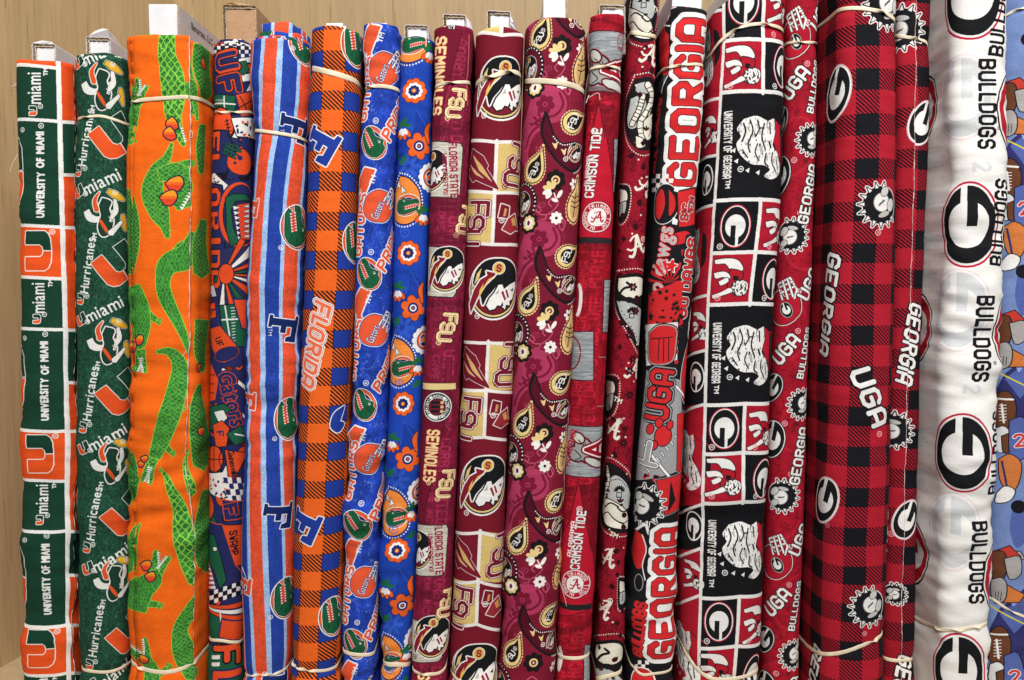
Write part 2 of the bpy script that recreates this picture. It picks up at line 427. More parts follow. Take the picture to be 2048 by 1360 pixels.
# ------------------------------------------------------------------ a bolt of cloth
def lat(y, x, seed):
    """smooth lattice noise 0..1 at arbitrary points"""
    r = np.random.default_rng(seed); g = r.random((64, 64))
    y = np.asarray(y, float) + 1000; x = np.asarray(x, float) + 1000
    yi = np.floor(y).astype(int); xi = np.floor(x).astype(int); fy = y - yi; fx = x - xi
    fy = fy * fy * (3 - 2 * fy); fx = fx * fx * (3 - 2 * fx)
    a = g[yi % 64, xi % 64]; b = g[yi % 64, (xi + 1) % 64]; c = g[(yi + 1) % 64, xi % 64]; d = g[(yi + 1) % 64, (xi + 1) % 64]
    return (a * (1 - fx) + b * fx) * (1 - fy) + (c * (1 - fx) + d * fx) * fy
NF, NS, NB = 46, 9, 8
class Bolt:
    def __init__(s, edges, top, y0=0.0, k=0.75, n=2.5, depth=0.17, seed=1, wr=1.0, bands=(), yl=-1.0, yr=-1.0):
        s.y0, s.k, s.n, s.depth, s.seed, s.wr = y0, k, n, depth, seed, wr
        s.top = top if isinstance(top, (list, tuple)) else [(-1, top), (1, top)]
        zs, xl, xr = [], [], []
        for (y, l, r) in edges:
            b = k * (r - l) / 2 * PXM
            ys = y0 + 0.55 * b
            X0, _ = unproj(l, y, max(ys, yl) if l > 1000 else ys); X1, _ = unproj(r, y, max(ys, yr) if r < 1048 else ys)
            _, z = unproj(l, y, ys)
            zs.append(z); xl.append(X0); xr.append(X1)
        zs = np.array(zs)[::-1]; xl = np.array(xl)[::-1]; xr = np.array(xr)[::-1]
        s.zz = np.linspace(ZFLOOR, 0.5, 260)
        def sm(v):
            q = np.interp(s.zz, zs, v)
            # straight continuation beyond the last known points
            q = np.where(s.zz < zs[0], v[0] + (s.zz - zs[0]) * (v[1] - v[0]) / (zs[1] - zs[0]), q)
            q = np.where(s.zz > zs[-1], v[-1] + (s.zz - zs[-1]) * (v[-1] - v[-2]) / (zs[-1] - zs[-2]), q)
            ker = np.hanning(25); ker /= ker.sum()
            return np.convolve(np.pad(q, 12, mode='edge'), ker, 'valid')
        s.xl, s.xr = sm(xl), sm(xr)
        s.band_px = bands
    def limits(s, z): return np.interp(z, s.zz, s.xl), np.interp(z, s.zz, s.xr)
    def section(s, z, inset=0.0):
        """outline points at heights z (array R) -> X, Y, nx, ny, u (R x NC), open at the back"""
        z = np.atleast_1d(z); l, r = s.limits(z)
        c = (l + r) / 2; a0 = (r - l) / 2; a = a0 - inset; b0 = s.k * a0; b = b0 - inset * 0.5
        th = np.linspace(math.pi, 0, NF)
        ct, st = np.cos(th), np.sin(th); e = 2.0 / s.n
        fx = np.sign(ct) * np.abs(ct) ** e; fy = np.abs(st) ** e
        X = []; Y = []
        one = np.ones_like(a)
        dep = s.depth - inset * 2; yb = s.y0 + inset
        b2 = np.minimum(a, 0.03)
        tb = np.linspace(math.pi / 2, 0, NB, endpoint=False)     # back centre -> left back corner
        X.append(c[:, None] - a[:, None] * np.cos(tb)[None]); Y.append((yb + dep - b2)[:, None] + b2[:, None] * np.sin(tb)[None])
        f = np.linspace(0, 1, NS, endpoint=False)[None]
        y1 = (yb + dep - b2)[:, None]; y2 = (yb + b)[:, None]
        X.append((c - a)[:, None] * np.ones_like(f)); Y.append(y1 + (y2 - y1) * f)
        X.append(c[:, None] + a[:, None] * fx[None]); Y.append((yb + b)[:, None] - b[:, None] * fy[None])
        X.append((c + a)[:, None] * np.ones_like(f)); Y.append((y2 + (y1 - y2) * (f + 1.0 / NS)))
        X.append(c[:, None] + a[:, None] * np.cos(tb[::-1])[None]); Y.append((yb + dep - b2)[:, None] + b2[:, None] * np.sin(tb[::-1])[None])
        X = np.concatenate(X, 1); Y = np.concatenate(Y, 1)
        ds = np.hypot(np.diff(X, axis=1), np.diff(Y, axis=1))
        u = np.concatenate([np.zeros((len(z), 1)), np.cumsum(ds, 1)], 1)
        mid = NB + NS + NF // 2
        u = u - 0.5 * (u[:, mid - 1:mid] + u[:, mid:mid + 1])
        tx = np.gradient(X, axis=1); ty = np.gradient(Y, axis=1); L = np.hypot(tx, ty) + 1e-12
        return X, Y, ty / L, -tx / L, u / PXM
    # ---- picture point -> point on the cloth (print units)
    def prep(s):
        s.rc = np.arange(-140, 1545, 5.0)
        z = c2z(s.rc)
        X, Y, nx, ny, u = s.section(z)
        px, py = proj(X, Y, np.repeat(z[:, None], X.shape[1], 1))
        s.rows = []
        m = NB + NS + NF // 2
        for i in range(len(z)):
            d = np.diff(px[i]) > 0.02
            a = m
            while a > 1 and d[a - 1]: a -= 1
            b = m
            while b < len(d) and d[b]: b += 1
            s.rows.append((px[i, a:b + 1], py[i, a:b + 1], u[i, a:b + 1]))
    def to_cloth(s, pts):
        out = np.empty((len(pts), 2))
        for j, (x, y) in enumerate(pts):
            cy = y
            for _ in range(4):
                i = int(np.clip(round((cy - s.rc[0]) / 5.0), 0, len(s.rc) - 1))
                rx, ry, ru = s.rows[i]
                u = np.interp(x, rx, ru)
                yy = np.interp(u, ru, ry) + (cy - s.rc[i])
                cy = cy + (y - yy)
            if x < rx[0]: u = ru[0] + (x - rx[0])
            if x > rx[-1]: u = ru[-1] + (x - rx[-1])
            out[j] = (u, cy)
        return out
    # ---- surface
    def disp(s, u, cy):
        w = s.wr; sd = s.seed * 17
        low = np.clip((cy - 150) / 900, 0.3, 1.15)
        fr = np.clip(1 - (np.abs(u) - 130) / 120, 0.15, 1)
        env = np.clip((lat(cy / 210, u / 300, sd + 5) - .35) * 2.6, 0, 1)
        d = 0.0040 * (lat(cy / 52, u / 150 + cy / 900, sd + 1) - .5) * env * low * w
        d += 0.0022 * (lat(cy / 24 + u / 90, u / 85, sd + 2) - .5) * env * low * w
        d += 0.0022 * (lat(cy / 190, u / 70, sd + 3) - .5) * w
        d += 0.0010 * (lat(cy / 11 - u / 70, u / 50, sd + 4) - .5) * env * w
        d *= fr
        for (bu, bc, bw) in s.band_c:
            dz = cy - np.interp(u, bu, bc)
            d = d - 0.0011 * np.exp(-(dz / (3.5 + bw)) ** 2) - 0.0013 * np.exp(-(dz / 34.0) ** 2) * fr
            d = d + 0.0007 * np.exp(-((np.abs(dz) - 22) / 12.0) ** 2) * (lat(u / 16, np.sign(dz) * 3 + bc[0] / 50, sd + 9) - .3) * fr
        return d
    def build(s, cloth, mat, name, label, colour_shift=0):
        s.root = bpy.data.objects.new(name, None); COL.objects.link(s.root)
        tag(s.root, label, 'fabric bolt', 'fabric bolts standing side by side on the shelf')
        s.root.empty_display_size = 0.03
        zb = ZFLOOR + 0.0015
        l, r = s.limits(np.array([zb]))
        org = Vector(((l[0] + r[0]) / 2, s.y0 + s.depth / 2, zb)); s.org = org
        s.root.location = org
        s.band_c = []
        for bd in s.band_px:
            c = s.to_cloth(np.array(bd['p'], float)); o = np.argsort(c[:, 0]); c = c[o]
            uu = np.linspace(c[0, 0], c[-1, 0], 40)
            cc = np.interp(uu, c[:, 0], c[:, 1]); cc = np.convolve(np.pad(cc, 4, mode='edge'), np.ones(9) / 9, 'valid')
            s.band_c.append((uu, cc, bd.get('w', 6.5) / 2))
        # column tops
        X, Y, nx, ny, u = s.section(np.array([0.2]))
        l, r = s.limits(np.array([0.2])); sx = np.clip((X[0] - (l + r) / 2) / ((r - l) / 2), -1, 1)
        ty = np.interp(sx, [t[0] for t in s.top], [t[1] for t in s.top])
        yk = s.y0 + 0.0015
        ztop = np.array([unproj(1024, t, yk)[1] for t in ty])
        ztop = ztop + 0.0016 * (lat(u[0] / 40, u[0] * 0, s.seed + 90) - .5)
        s.ztop = float(ztop[len(ztop) // 2])
        c1 = z2c(zb); NR = 225
        f = np.linspace(0, 1, NR)
        zc = zb + (s.ztop - zb) * f
        X, Y, nx, ny, u = s.section(zc)
        Z = zb + (ztop[None] - zb) * f[:, None]
        cy = z2c(Z)
        d = s.disp(u, cy)
        X = X + nx * d; Y = Y + ny * d
        s.G = (X, Y, Z, nx, ny, u, cy)
        R, C = X.shape
        V = np.stack([X, Y, Z], -1).reshape(-1, 3); UV = cloth.uv(u, cy).reshape(-1, 2)
        F = []
        for i in range(R - 1):
            b0 = i * C
            F += [(b0 + j, b0 + j + 1, b0 + C + j + 1, b0 + C + j) for j in range(C - 1)]
        # rolled top: layers step down towards the board
        last = (R - 1) * C; V = [V]; UV = [UV]; nv = R * C
        prev = last
        for ins, dz in ((0.0008, 0.0002), (0.0014, -0.0016), (0.0032, -0.0010), (0.0040, -0.0026), (0.0065, -0.0018), (0.0080, -0.0045)):
            x2, y2, _, _, _ = s.section(np.array([s.ztop]), ins)
            V.append(np.stack([x2[0], y2[0], ztop + dz], -1)); UV.append(cloth.uv(u[-1] + 37 * ins * 1000, cy[-1] + 30 + 4000 * ins))
            F += [(prev + j, prev + j + 1, nv + j + 1, nv + j) for j in range(C - 1)]
            prev = nv; nv += C
        F.append(tuple(range(prev, prev + C)))
        V = np.concatenate(V) - np.array(org); UV = np.concatenate(UV)
        s.fabric = mesh_obj('fabric', V, F, mat, s.root, True, UV)
        s.cloth, s.mat = cloth, mat; s.edge = None
        return s
    def at(s, u, cy):
        """points on the finished surface: positions, outward normals"""
        X, Y, Z, nx, ny, U, CY = s.G
        u = np.asarray(u, float); cy = np.asarray(cy, float)
        zb = CY[0, 0]; zt = CY[-1].mean()
        fr = np.clip((zb - cy) / (zb - zt), 0, 0.99999) * (X.shape[0] - 1)
        i = fr.astype(int); g = fr - i
        res = []
        for A in (X, Y, Z, nx, ny):
            o = np.empty(len(u))
            for k in range(len(u)):
                a = np.interp(u[k], U[i[k]], A[i[k]]); b = np.interp(u[k], U[i[k] + 1], A[i[k] + 1]); o[k] = a + (b - a) * g[k]
            res.append(o)
        P = np.stack(res[:3], 1); N = np.stack([res[3], res[4], np.zeros(len(u))], 1)
        P[:, 2] = c2z(cy)
        return P, N
    def band(s, bd, bc, i):
        uu, cc, hw = bc
        U = s.G[5]; um = U[U.shape[0] // 2]
        ends = um[-1] - 3, um[0] + 3
        path_u = np.concatenate([np.linspace(um[0], uu[0], 26, endpoint=False), np.linspace(uu[0], uu[-1], 70, endpoint=False), np.linspace(uu[-1], um[-1], 26)])
        path_c = np.interp(path_u, uu, cc)
        P, N = s.at(path_u, path_c)
        n = len(P)
        T = np.gradient(P, axis=0); T[0] = T[1]; T /= np.linalg.norm(T, axis=1)[:, None]
        B = np.cross(N, T); B /= np.linalg.norm(B, axis=1)[:, None]
        phi = np.zeros(n)
        for tw in bd.get('tw', ()):
            x = (path_u - (uu[0] + (uu[-1] - uu[0]) * tw)) / 16.0
            phi += math.pi / (1 + np.exp(-3.2 * x))
        phi += 0.25 * (lat(path_u / 30, path_u * 0 + i, s.seed + 40) - .5)
        h = hw * PXM; t = 0.00042
        prof = [(math.cos(a), math.sin(a)) for a in np.linspace(0, 2 * math.pi, 10, endpoint=False)]
        V = []; F = []
        for k in range(n):
            c_, s_ = math.cos(phi[k]), math.sin(phi[k])
            ex = 0.0
            if s.edge is not None:
                q_ = s.edge[2] * (np.interp(path_c[k], s.edge[0], s.edge[1]) - path_u[k])
                ex = 0.0013 * float(np.clip((q_ + 6) / 5, 0, 1)) * float(np.clip((s.edge[3] - q_) / 25, 0, 1))
            off = ex + 0.0001 + math.sqrt((t * c_) ** 2 + (h * s_) ** 2) * 0.9
            ww = h * (1 - 0.15 * abs(s_))
            o = P[k] + N[k] * off
            for (a, b) in prof:
                p = ww * math.copysign(abs(a) ** .6, a); q = t * math.copysign(abs(b) ** .6, b)
                V.append(o + B[k] * (p * c_ - q * s_) + N[k] * (p * s_ + q * c_) - np.array(s.org))
        m = len(prof)
        for k in range(n - 1):
            F += [(k * m + j, k * m + (j + 1) % m, (k + 1) * m + (j + 1) % m, (k + 1) * m + j) for j in range(m)]
        F += [tuple(range(m))[::-1], tuple(range((n - 1) * m, n * m))]
        mesh_obj('elastic_band', V, F, M_BAND, s.root)
    def add_bands(s):
        for i, bd in enumerate(s.band_px): s.band(bd, s.band_c[i], i)
    def tube(s, name, P, r, mat, parent=None):
        P = np.asarray(P, float); n = len(P)
        T = np.gradient(P, axis=0); T /= np.linalg.norm(T, axis=1)[:, None] + 1e-12
        ref = np.array([0.3, -1, 0.2]); A = np.cross(T, ref); A /= np.linalg.norm(A, axis=1)[:, None] + 1e-12; B = np.cross(T, A)
        rr = r if hasattr(r, '__len__') else [r] * n
        V = []; F = []
        for k in range(n):
            for a in range(5):
                t = a * 2 * math.pi / 5
                V.append(P[k] + (A[k] * math.cos(t) + B[k] * math.sin(t)) * rr[k] - np.array(s.org))
        for k in range(n - 1): F += [(k * 5 + j, k * 5 + (j + 1) % 5, (k + 1) * 5 + (j + 1) % 5, (k + 1) * 5 + j) for j in range(5)]
        return mesh_obj(name, V, F, mat, parent or s.root)
    def flap(s, edge, du=0.0, dy=0.0, lift=0.0009, side=1, sel=M_THREAD, curl=0.0, back=120):
        """loose outer end of the cloth lying over the roll; edge = picture points from top to bottom"""
        e = s.to_cloth(np.array(edge, float)); o = np.argsort(e[:, 1]); e = e[o]
        c0 = z2c(s.ztop) + 1.0; c1 = z2c(ZFLOOR) - 6
        cyv = np.linspace(c0, c1, 200)
        ue = np.interp(cyv, e[:, 1], e[:, 0]); ue = np.convolve(np.pad(ue, 5, mode='edge'), np.ones(11) / 11, 'valid')
        ue = ue + 1.6 * (lat(cyv / 14, cyv * 0, s.seed + 70) - .5) + 2.5 * (lat(cyv / 60, cyv * 0, s.seed + 71) - .5)
        s.edge = (cyv, ue, side, back)
        NCc = 26; V = []; UV = []
        for k, c in enumerate(cyv):
            t = np.linspace(0, 1, NCc) ** 0.6
            uu = ue[k] - side * back * (1 - t)
            P, N = s.at(uu, np.full(NCc, c))
            rmp = np.clip(t / 0.35, 0, 1); rmp = rmp * rmp * (3 - 2 * rmp)
            of = -0.0003 + (lift + 0.0003) * rmp + curl * t ** 14 * (0.4 + lat(c / 40, 0.0, s.seed + 72))
            P = P + N * of[:, None]
            V.append(P); UV.append(s.cloth.uv(uu + du, np.full(NCc, c + dy)))
        V = np.array(V); R = len(cyv); edgep = V[:, -1].copy()
        F = [(i * NCc + j, i * NCc + j + 1, (i + 1) * NCc + j + 1, (i + 1) * NCc + j) for i in range(R - 1) for j in range(NCc - 1)]
        if side < 0: pass
        f = mesh_obj('outer_flap', V.reshape(-1, 3) - np.array(s.org), F, s.mat, s.root, True, np.concatenate(UV))
        md = f.modifiers.new('thickness', 'SOLIDIFY'); md.thickness = 0.0004; md.offset = -1
        if sel: s.tube('selvedge', edgep, [0.00042 * (0.6 + 0.9 * lat(c / 7, 0.0, s.seed + 73)) for c in cyv], sel, f)
        return f
    def layers(s, spec):
        """inner windings of the cloth that stick up above the outer one: (inset m, rise m, du, dy)"""
        for i, (ins, rise, du, dy) in enumerate(spec):
            z = np.array([s.ztop - 0.012, s.ztop - 0.004, s.ztop + rise * 0.5, s.ztop + rise])
            X, Y, nx, ny, u = s.section(np.full(4, s.ztop - 0.002), ins)
            C = X.shape[1]
            Z = np.repeat(z[:, None], C, 1)
            wv = (lat(u / 22, u * 0 + i, s.seed + 120 + i) - .5)
            Z[2:] += 0.0028 * wv[2:] * min(1, rise / 0.003 + .4)
            X = X + nx * 0.0012 * wv; Y = Y + ny * 0.0012 * wv
            V = np.stack([X, Y, Z], -1).reshape(-1, 3) - np.array(s.org)
            F = [(r * C + j, r * C + j + 1, (r + 1) * C + j + 1, (r + 1) * C + j) for r in range(3) for j in range(C - 1)]
            UV = s.cloth.uv(u + du, z2c(Z) + dy).reshape(-1, 2)
            f = mesh_obj('inner_layer', V, F, s.mat, s.root, True, UV)
            md = f.modifiers.new('thickness', 'SOLIDIFY'); md.thickness = 0.0006; md.offset = -1
    def thread(s, pts, Y, r=0.00022, mat=None):
        p = curve(np.array([(*unproj(x, y, Y + d), Y + d) for (x, y, d) in pts]), 6)
        s.tube('loose_thread', np.stack([p[:, 0], p[:, 2], p[:, 1]], 1), r, mat or M_THREAD)
    # ---- the cardboard board the cloth is wound on
    def core(s, x0, x1, top, kind='flute', setback=None, depth=0.12, lean=0.0, mat=None, slope=0.0):
        yf = s.y0 + (setback if setback is not None else 0.016)
        X0, zt = unproj(x0, top, yf); X1, _ = unproj(x1, top, yf)
        zb = s.ztop - 0.03
        mat = mat or M_WHITE; org = np.array(s.org); rnd = random.Random(s.seed)
        def box(nm, xa, xb, ya, yb, za, zb_, m, bev=0.0006, parent=None, jig=0.0004):
            vs = [(x + rnd.uniform(-jig, jig), y, z + rnd.uniform(-jig, jig) - slope * (y - yf)) for x in (xa, xb) for y in (ya, yb) for z in (za, zb_)]
            fs = [(0, 1, 3, 2), (4, 6, 7, 5), (0, 4, 5, 1), (2, 3, 7, 6), (0, 2, 6, 4), (1, 5, 7, 3)]
            bm = bmesh.new(); bv = [bm.verts.new(Vector(v) - s.org) for v in vs]
            for f in fs: bm.faces.new([bv[i] for i in f])
            bmesh.ops.recalc_face_normals(bm, faces=bm.faces)
            if bev: bmesh.ops.bevel(bm, geom=bm.edges[:], offset=bev, segments=2, affect='EDGES')
            me = bpy.data.meshes.new(nm); bm.to_mesh(me); bm.free(); me.materials.append(m)
            o = bpy.data.objects.new(nm, me); COL.objects.link(o); o.parent = parent or s.root
            return o
        if kind == 'round':
            c = box('core_board', X0, X1, yf, yf + depth, zb, zt, mat, 0.0028); return c
        if kind == 'closed':
            c = box('core_board', X0, X1, yf, yf + depth, zb, zt, mat, 0.0006, jig=0.0006)
            xs0, xs1 = X1 + 0.0003, X1 + 0.0016
            fr_ = [(yf + 0.0015, zt - 0.0006), (yf + 0.0016, zt - 0.006), (yf + 0.004, zt - 0.016), (yf + 0.010, zt - 0.028), (yf + 0.016, min(zb, zt - 0.04))]
            pl = [(y, z) for y, z in fr_] + [(yf + depth, min(zb, zt - 0.04)), (yf + depth, zt - 0.0006)]
            V = [Vector((x, y, z)) - s.org for x in (xs0, xs1) for y, z in pl]; n = len(pl)
            F = [tuple(range(n))[::-1], tuple(range(n, 2 * n))] + [(i, (i + 1) % n, n + (i + 1) % n, n + i) for i in range(n)]
            o = mesh_obj('side_sheet', V, F, M_SIDE if mat is not M_KRAFT else M_KRAFT, c, False)
            o.data.materials.append(M_FLUTE)
            for i in range(2, 2 + len(fr_) - 1): o.data.polygons[i].material_index = 1
            return c
        # corrugated wrapper folded over the left side, the top and the right side of a set-back end panel
        t = 0.0026; rc = 0.0016
        pan = box('end_panel', X0 + t + 0.0006, X1 - 0.0008, yf + rc, yf + depth, zb, zt - t - 0.0008, mat, 0.0005)
        outl = [(X0, zb), (X0, zt - 0.0012), (X0 + 0.0012, zt), (X1 - 0.001, zt - 0.0006), (X1 + 0.0006, zt - 0.002), (X1 + 0.0012, zb)]
        inl = [(X0 + t, zb), (X0 + t, zt - t - 0.0004), (X0 + t + 0.0004, zt - t), (X1 - 0.0012, zt - t - 0.0004), (X1 - 0.0003, zt - t - 0.001), (X1 + 0.0002, zb)]
        def sheet(nm, path, th, m, jag, y_a=0.0):
            V = []; F = []; path = [Vector((p[0], 0, p[1])) for p in path]
            pts = []
            for a, b in zip(path[:-1], path[1:]):
                k = max(1, int((b - a).length / 0.002))
                pts += [a + (b - a) * (i / k) for i in range(k)]
            pts.append(path[-1])
            n = len(pts)
            for i, p in enumerate(pts):
                tg = (pts[min(i + 1, n - 1)] - pts[max(i - 1, 0)]).normalized(); nn = Vector((tg.z, 0, -tg.x)) * th
                j = rnd.uniform(-jag, jag)
                for q in (p, p + nn):
                    for y in (yf + y_a + j, yf + depth): V.append(Vector((q.x, y, q.z - slope * (y - yf))) - s.org)
            for i in range(n - 1):
                a, b = i * 4, i * 4 + 4
                F += [(a, b, b + 1, a + 1), (a + 2, a + 3, b + 3, b + 2), (a, a + 2, b + 2, b), (a + 1, b + 1, b + 3, a + 3)]
            F += [(0, 1, 3, 2), (n * 4 - 4, n * 4 - 2, n * 4 - 1, n * 4 - 3)]
            return mesh_obj(nm, V, F, m, wrap if wrap else s.root, False)
        wrap = None
        wrap = sheet('core_board', outl, 0.0005, mat if mat is M_KRAFT else M_SIDE, 0.0006)
        sheet('inner_liner', inl, 0.0004, M_LINER, 0.0008, 0.0004)
        # fluting between the two liners
        zig = []
        mid = [((a[0] + b[0]) / 2, (a[1] + b[1]) / 2) for a, b in zip(outl[:5], inl[:5])]
        acc = 0; sgn = 1
        for a, b in zip(mid[:-1], mid[1:]):
            L = math.hypot(b[0] - a[0], b[1] - a[1]); k = max(1, int(L / 0.0016))
            nx_, nz_ = -(b[1] - a[1]) / L, (b[0] - a[0]) / L
            for i in range(k):
                f = i / k; zig.append((a[0] + (b[0] - a[0]) * f + nx_ * 0.0007 * sgn, a[1] + (b[1] - a[1]) * f + nz_ * 0.0007 * sgn)); sgn = -sgn
        sheet('fluting', zig, 0.0003, M_FLUTE, 0.0003, 0.0008)
        return wrap
# ------------------------------------------------------------------ shared emblems (drawn in local units)
WH = (236, 234, 230); BLK = (22, 23, 26)
def mirror_poly(p): return [(-x, y) for x, y in p]
def split_u(c, x, y, s, rot, left, right, edge, ew=1.6, cl=False, sx=1.0):
    """block letter U, left and right halves in two colours"""
    L = [(-.5, -.5), (-.16, -.5), (-.16, .10), (-.10, .20), (-.015, .22), (-.015, .52), (-.30, .50), (-.43, .42), (-.5, .28)]
    R = mirror_poly(L)
    c.mo([L], x, y, s, rot, left, [(ew, edge)], cl=cl, sx=sx); c.mo([R], x, y, s, rot, right, [(ew, edge)], cl=cl, sx=sx)
    c.mo([L], x, y, s, rot, left, cl=cl, sx=sx)
def g_logo(c, x, y, s, rot, ring=(196, 30, 58), cl=False, dark=BLK, light=WH, ry=.72, ring2=WH):
    E = lambda rx, r: [ellpts(0, 0, rx, r)]
    c.mo(E(.5, .5 * ry), x, y, s, rot, ring, cl=cl); c.mo(E(.475, .475 * ry - .005), x, y, s, rot, ring2, cl=cl)
    c.mo(E(.45, .45 * ry - .012), x, y, s, rot, dark, cl=cl)
    c.mo(E(.27, .23 * ry / .72), x, y, s, rot, light, cl=cl)
    c.mo([(.0, -.085), (.46, -.085), (.46, -.015), (.0, -.015)], x, y, s, rot, light, cl=cl)
    c.mo([(-.02, -.012), (.42, -.012), (.36, .10), (-.02, .10)], x, y, s, rot, dark, cl=cl)
def gator_head(c, x, y, s, rot, cl=False, flip=False, ring=(238, 96, 40), ringw=(236, 234, 230), grn=(24, 92, 58), red=(214, 60, 40), inner=(24, 92, 58)):
    f = -1 if flip else 1
    def M(p): return [[(q[0] * f, q[1]) for q in p]]
    c.mo([ellpts(0, 0, .56, .43)], x, y, s, rot, ringw, cl=cl); c.mo([ellpts(0, 0, .53, .40)], x, y, s, rot, BLK, cl=cl)
    c.mo([ellpts(0, 0, .515, .385)], x, y, s, rot, ring, cl=cl); c.mo([ellpts(.02 * f, .01, .44, .315)], x, y, s, rot, ringw, cl=cl)
    c.mo([ellpts(.02 * f, .01, .425, .30)], x, y, s, rot, (28, 40, 90), cl=cl)
    head = [(-.52, .02), (-.50, -.10), (-.38, -.15), (-.15, -.14), (-.04, -.22), (.08, -.33), (.18, -.25), (.30, -.27), (.42, -.12), (.46, .08), (.36, .24), (.18, .32), (-.1, .30), (-.36, .26), (-.46, .18), (-.40, .13), (-.1, .17), (.10, .16), (.12, .05), (-.08, .0), (-.34, .03)]
    c.mo(M(head), x, y, s, rot, grn, [(.03 * s, WH), (.016 * s, BLK)], cl=cl)
    c.mo(M([(-.36, .035), (-.08, .01), (.11, .055), (.09, .15), (-.1, .165), (-.38, .125)]), x, y, s, rot, red, cl=cl)
    for i in range(7):
        a = -.38 + i * .07
        c.mo(M([(a, .02), (a + .05, .02), (a + .025, .085)]), x, y, s, rot, WH, cl=cl)
        c.mo(M([(a + .02, .165), (a + .07, .165), (a + .045, .10)]), x, y, s, rot, WH, cl=cl)
    c.mo([ellpts(.06 * f, -.19, .045, .035)], x, y, s, rot, (240, 240, 235), cl=cl); c.mo([ellpts(.05 * f, -.19, .02, .025)], x, y, s, rot, BLK, cl=cl)
    c.mo([ellpts(-.42 * f, -.07, .03, .02)], x, y, s, rot, (12, 50, 32), cl=cl)
    for q in ((.25, -.1), (.3, .05), (.15, -.08), (.22, .18)): c.mo([ellpts(q[0] * f, q[1], .05, .018, 30)], x, y, s, rot, (14, 66, 42), cl=cl)
SLAB_F = [(-.46, -.5), (.5, -.5), (.5, -.10), (.34, -.12), (.28, -.28), (-.04, -.28), (-.04, -.08), (.20, -.08), (.20, .10), (-.04, .10), (-.04, .38), (.04, .40), (.04, .5), (-.40, .5), (-.40, .40), (-.30, .38), (-.30, -.34), (-.46, -.37)]
def flower(c, x, y, r, n, petal, edge, center, ring=None, ring2=None, rot=0, cl=False, pr=.34, ew=1.2):
    ps = []
    for i in range(n):
        a = 2 * math.pi * i / n + rot
        ps.append(ellpts(.62 * math.cos(a), .62 * math.sin(a), .40, pr, math.degrees(a), 18))
    c.mo(ps, x, y, r, 0, petal, [(ew, edge)] if edge else (), union=True, cl=cl)
    if ring2: 
        c.mo([p * .66 for p in ps], x, y, r, 0, ring2, union=True, cl=cl)
    if ring: c.mo([p * .45 for p in ps] + [ellpts(0, 0, .2, .2)], x, y, r, 0, ring, union=True, cl=cl)
    c.mo([ellpts(0, 0, .17, .17)], x, y, r, 0, center, cl=cl)
def dots(c, pts, r, col, step=6.0, cl=True):
    """dotted outline along a closed or open cloth polyline"""
    p = np.asarray(pts, float); d = np.hypot(*np.diff(p, axis=0).T); L = np.concatenate([[0], np.cumsum(d)])
    t = np.arange(0, L[-1], step); xs = np.interp(t, L, p[:, 0]); ys = np.interp(t, L, p[:, 1])
    c.draw([ellpts(a, b, r, r, 0, 8) for a, b in zip(xs, ys)], col, union=True)
def helmet(c, x, y, s, rot, shell, edge, dark, word=None, gl=False, wcol=WH):
    sh = [(-.45, .1), (-.48, -.12), (-.38, -.34), (-.15, -.46), (.12, -.45), (.34, -.30), (.42, -.08), (.42, .05), (.22, .08), (.20, .30), (.02, .44), (-.30, .34)]
    c.mo([curve(sh + sh[:1], 5)], x, y, s, rot, shell, [(3, edge), (1.3, dark)])
    for q in ([(.18, .02), (.62, .04), (.66, .40), (.30, .46), (.10, .32)], [(.36, .03), (.40, .44)], [(.52, .04), (.54, .43)], [(.15, .16), (.65, .20)], [(.16, .30), (.66, .33)]):
        o = c.tf([np.array(q)], x, y, s, rot)[0]
        c.draw(seg_polys(o, .05 * s), wcol, [(1.0, dark)], union=True)
    if word: c.txt(word, *c.tf([np.array([(-.13, -.02)])], x, y, s, rot)[0][0], .24 * s, rot - 6, wcol, [(1.0, dark)], L=.52 * s, cl=True)
    if gl: g_logo(c, *c.tf([np.array([(-.12, .02)])], x, y, s, rot)[0][0], .46 * s, rot, BLK, cl=True)
def spiral(c, x, y, r, col, w=1.4, turns=1.6, rot=0, cl=False, tail=1.0):
    t = np.linspace(0.4, turns * 2 * math.pi, 34); q = np.stack([np.cos(t) * t / t[-1] * r, np.sin(t) * t / t[-1] * r], 1)
    o = c.tf([np.vstack([q, q[-1] + np.array([[0, r * .9 * tail]])])], x, y, 1, rot, cl)[0]
    c.draw(seg_polys(o, w), col, union=True)

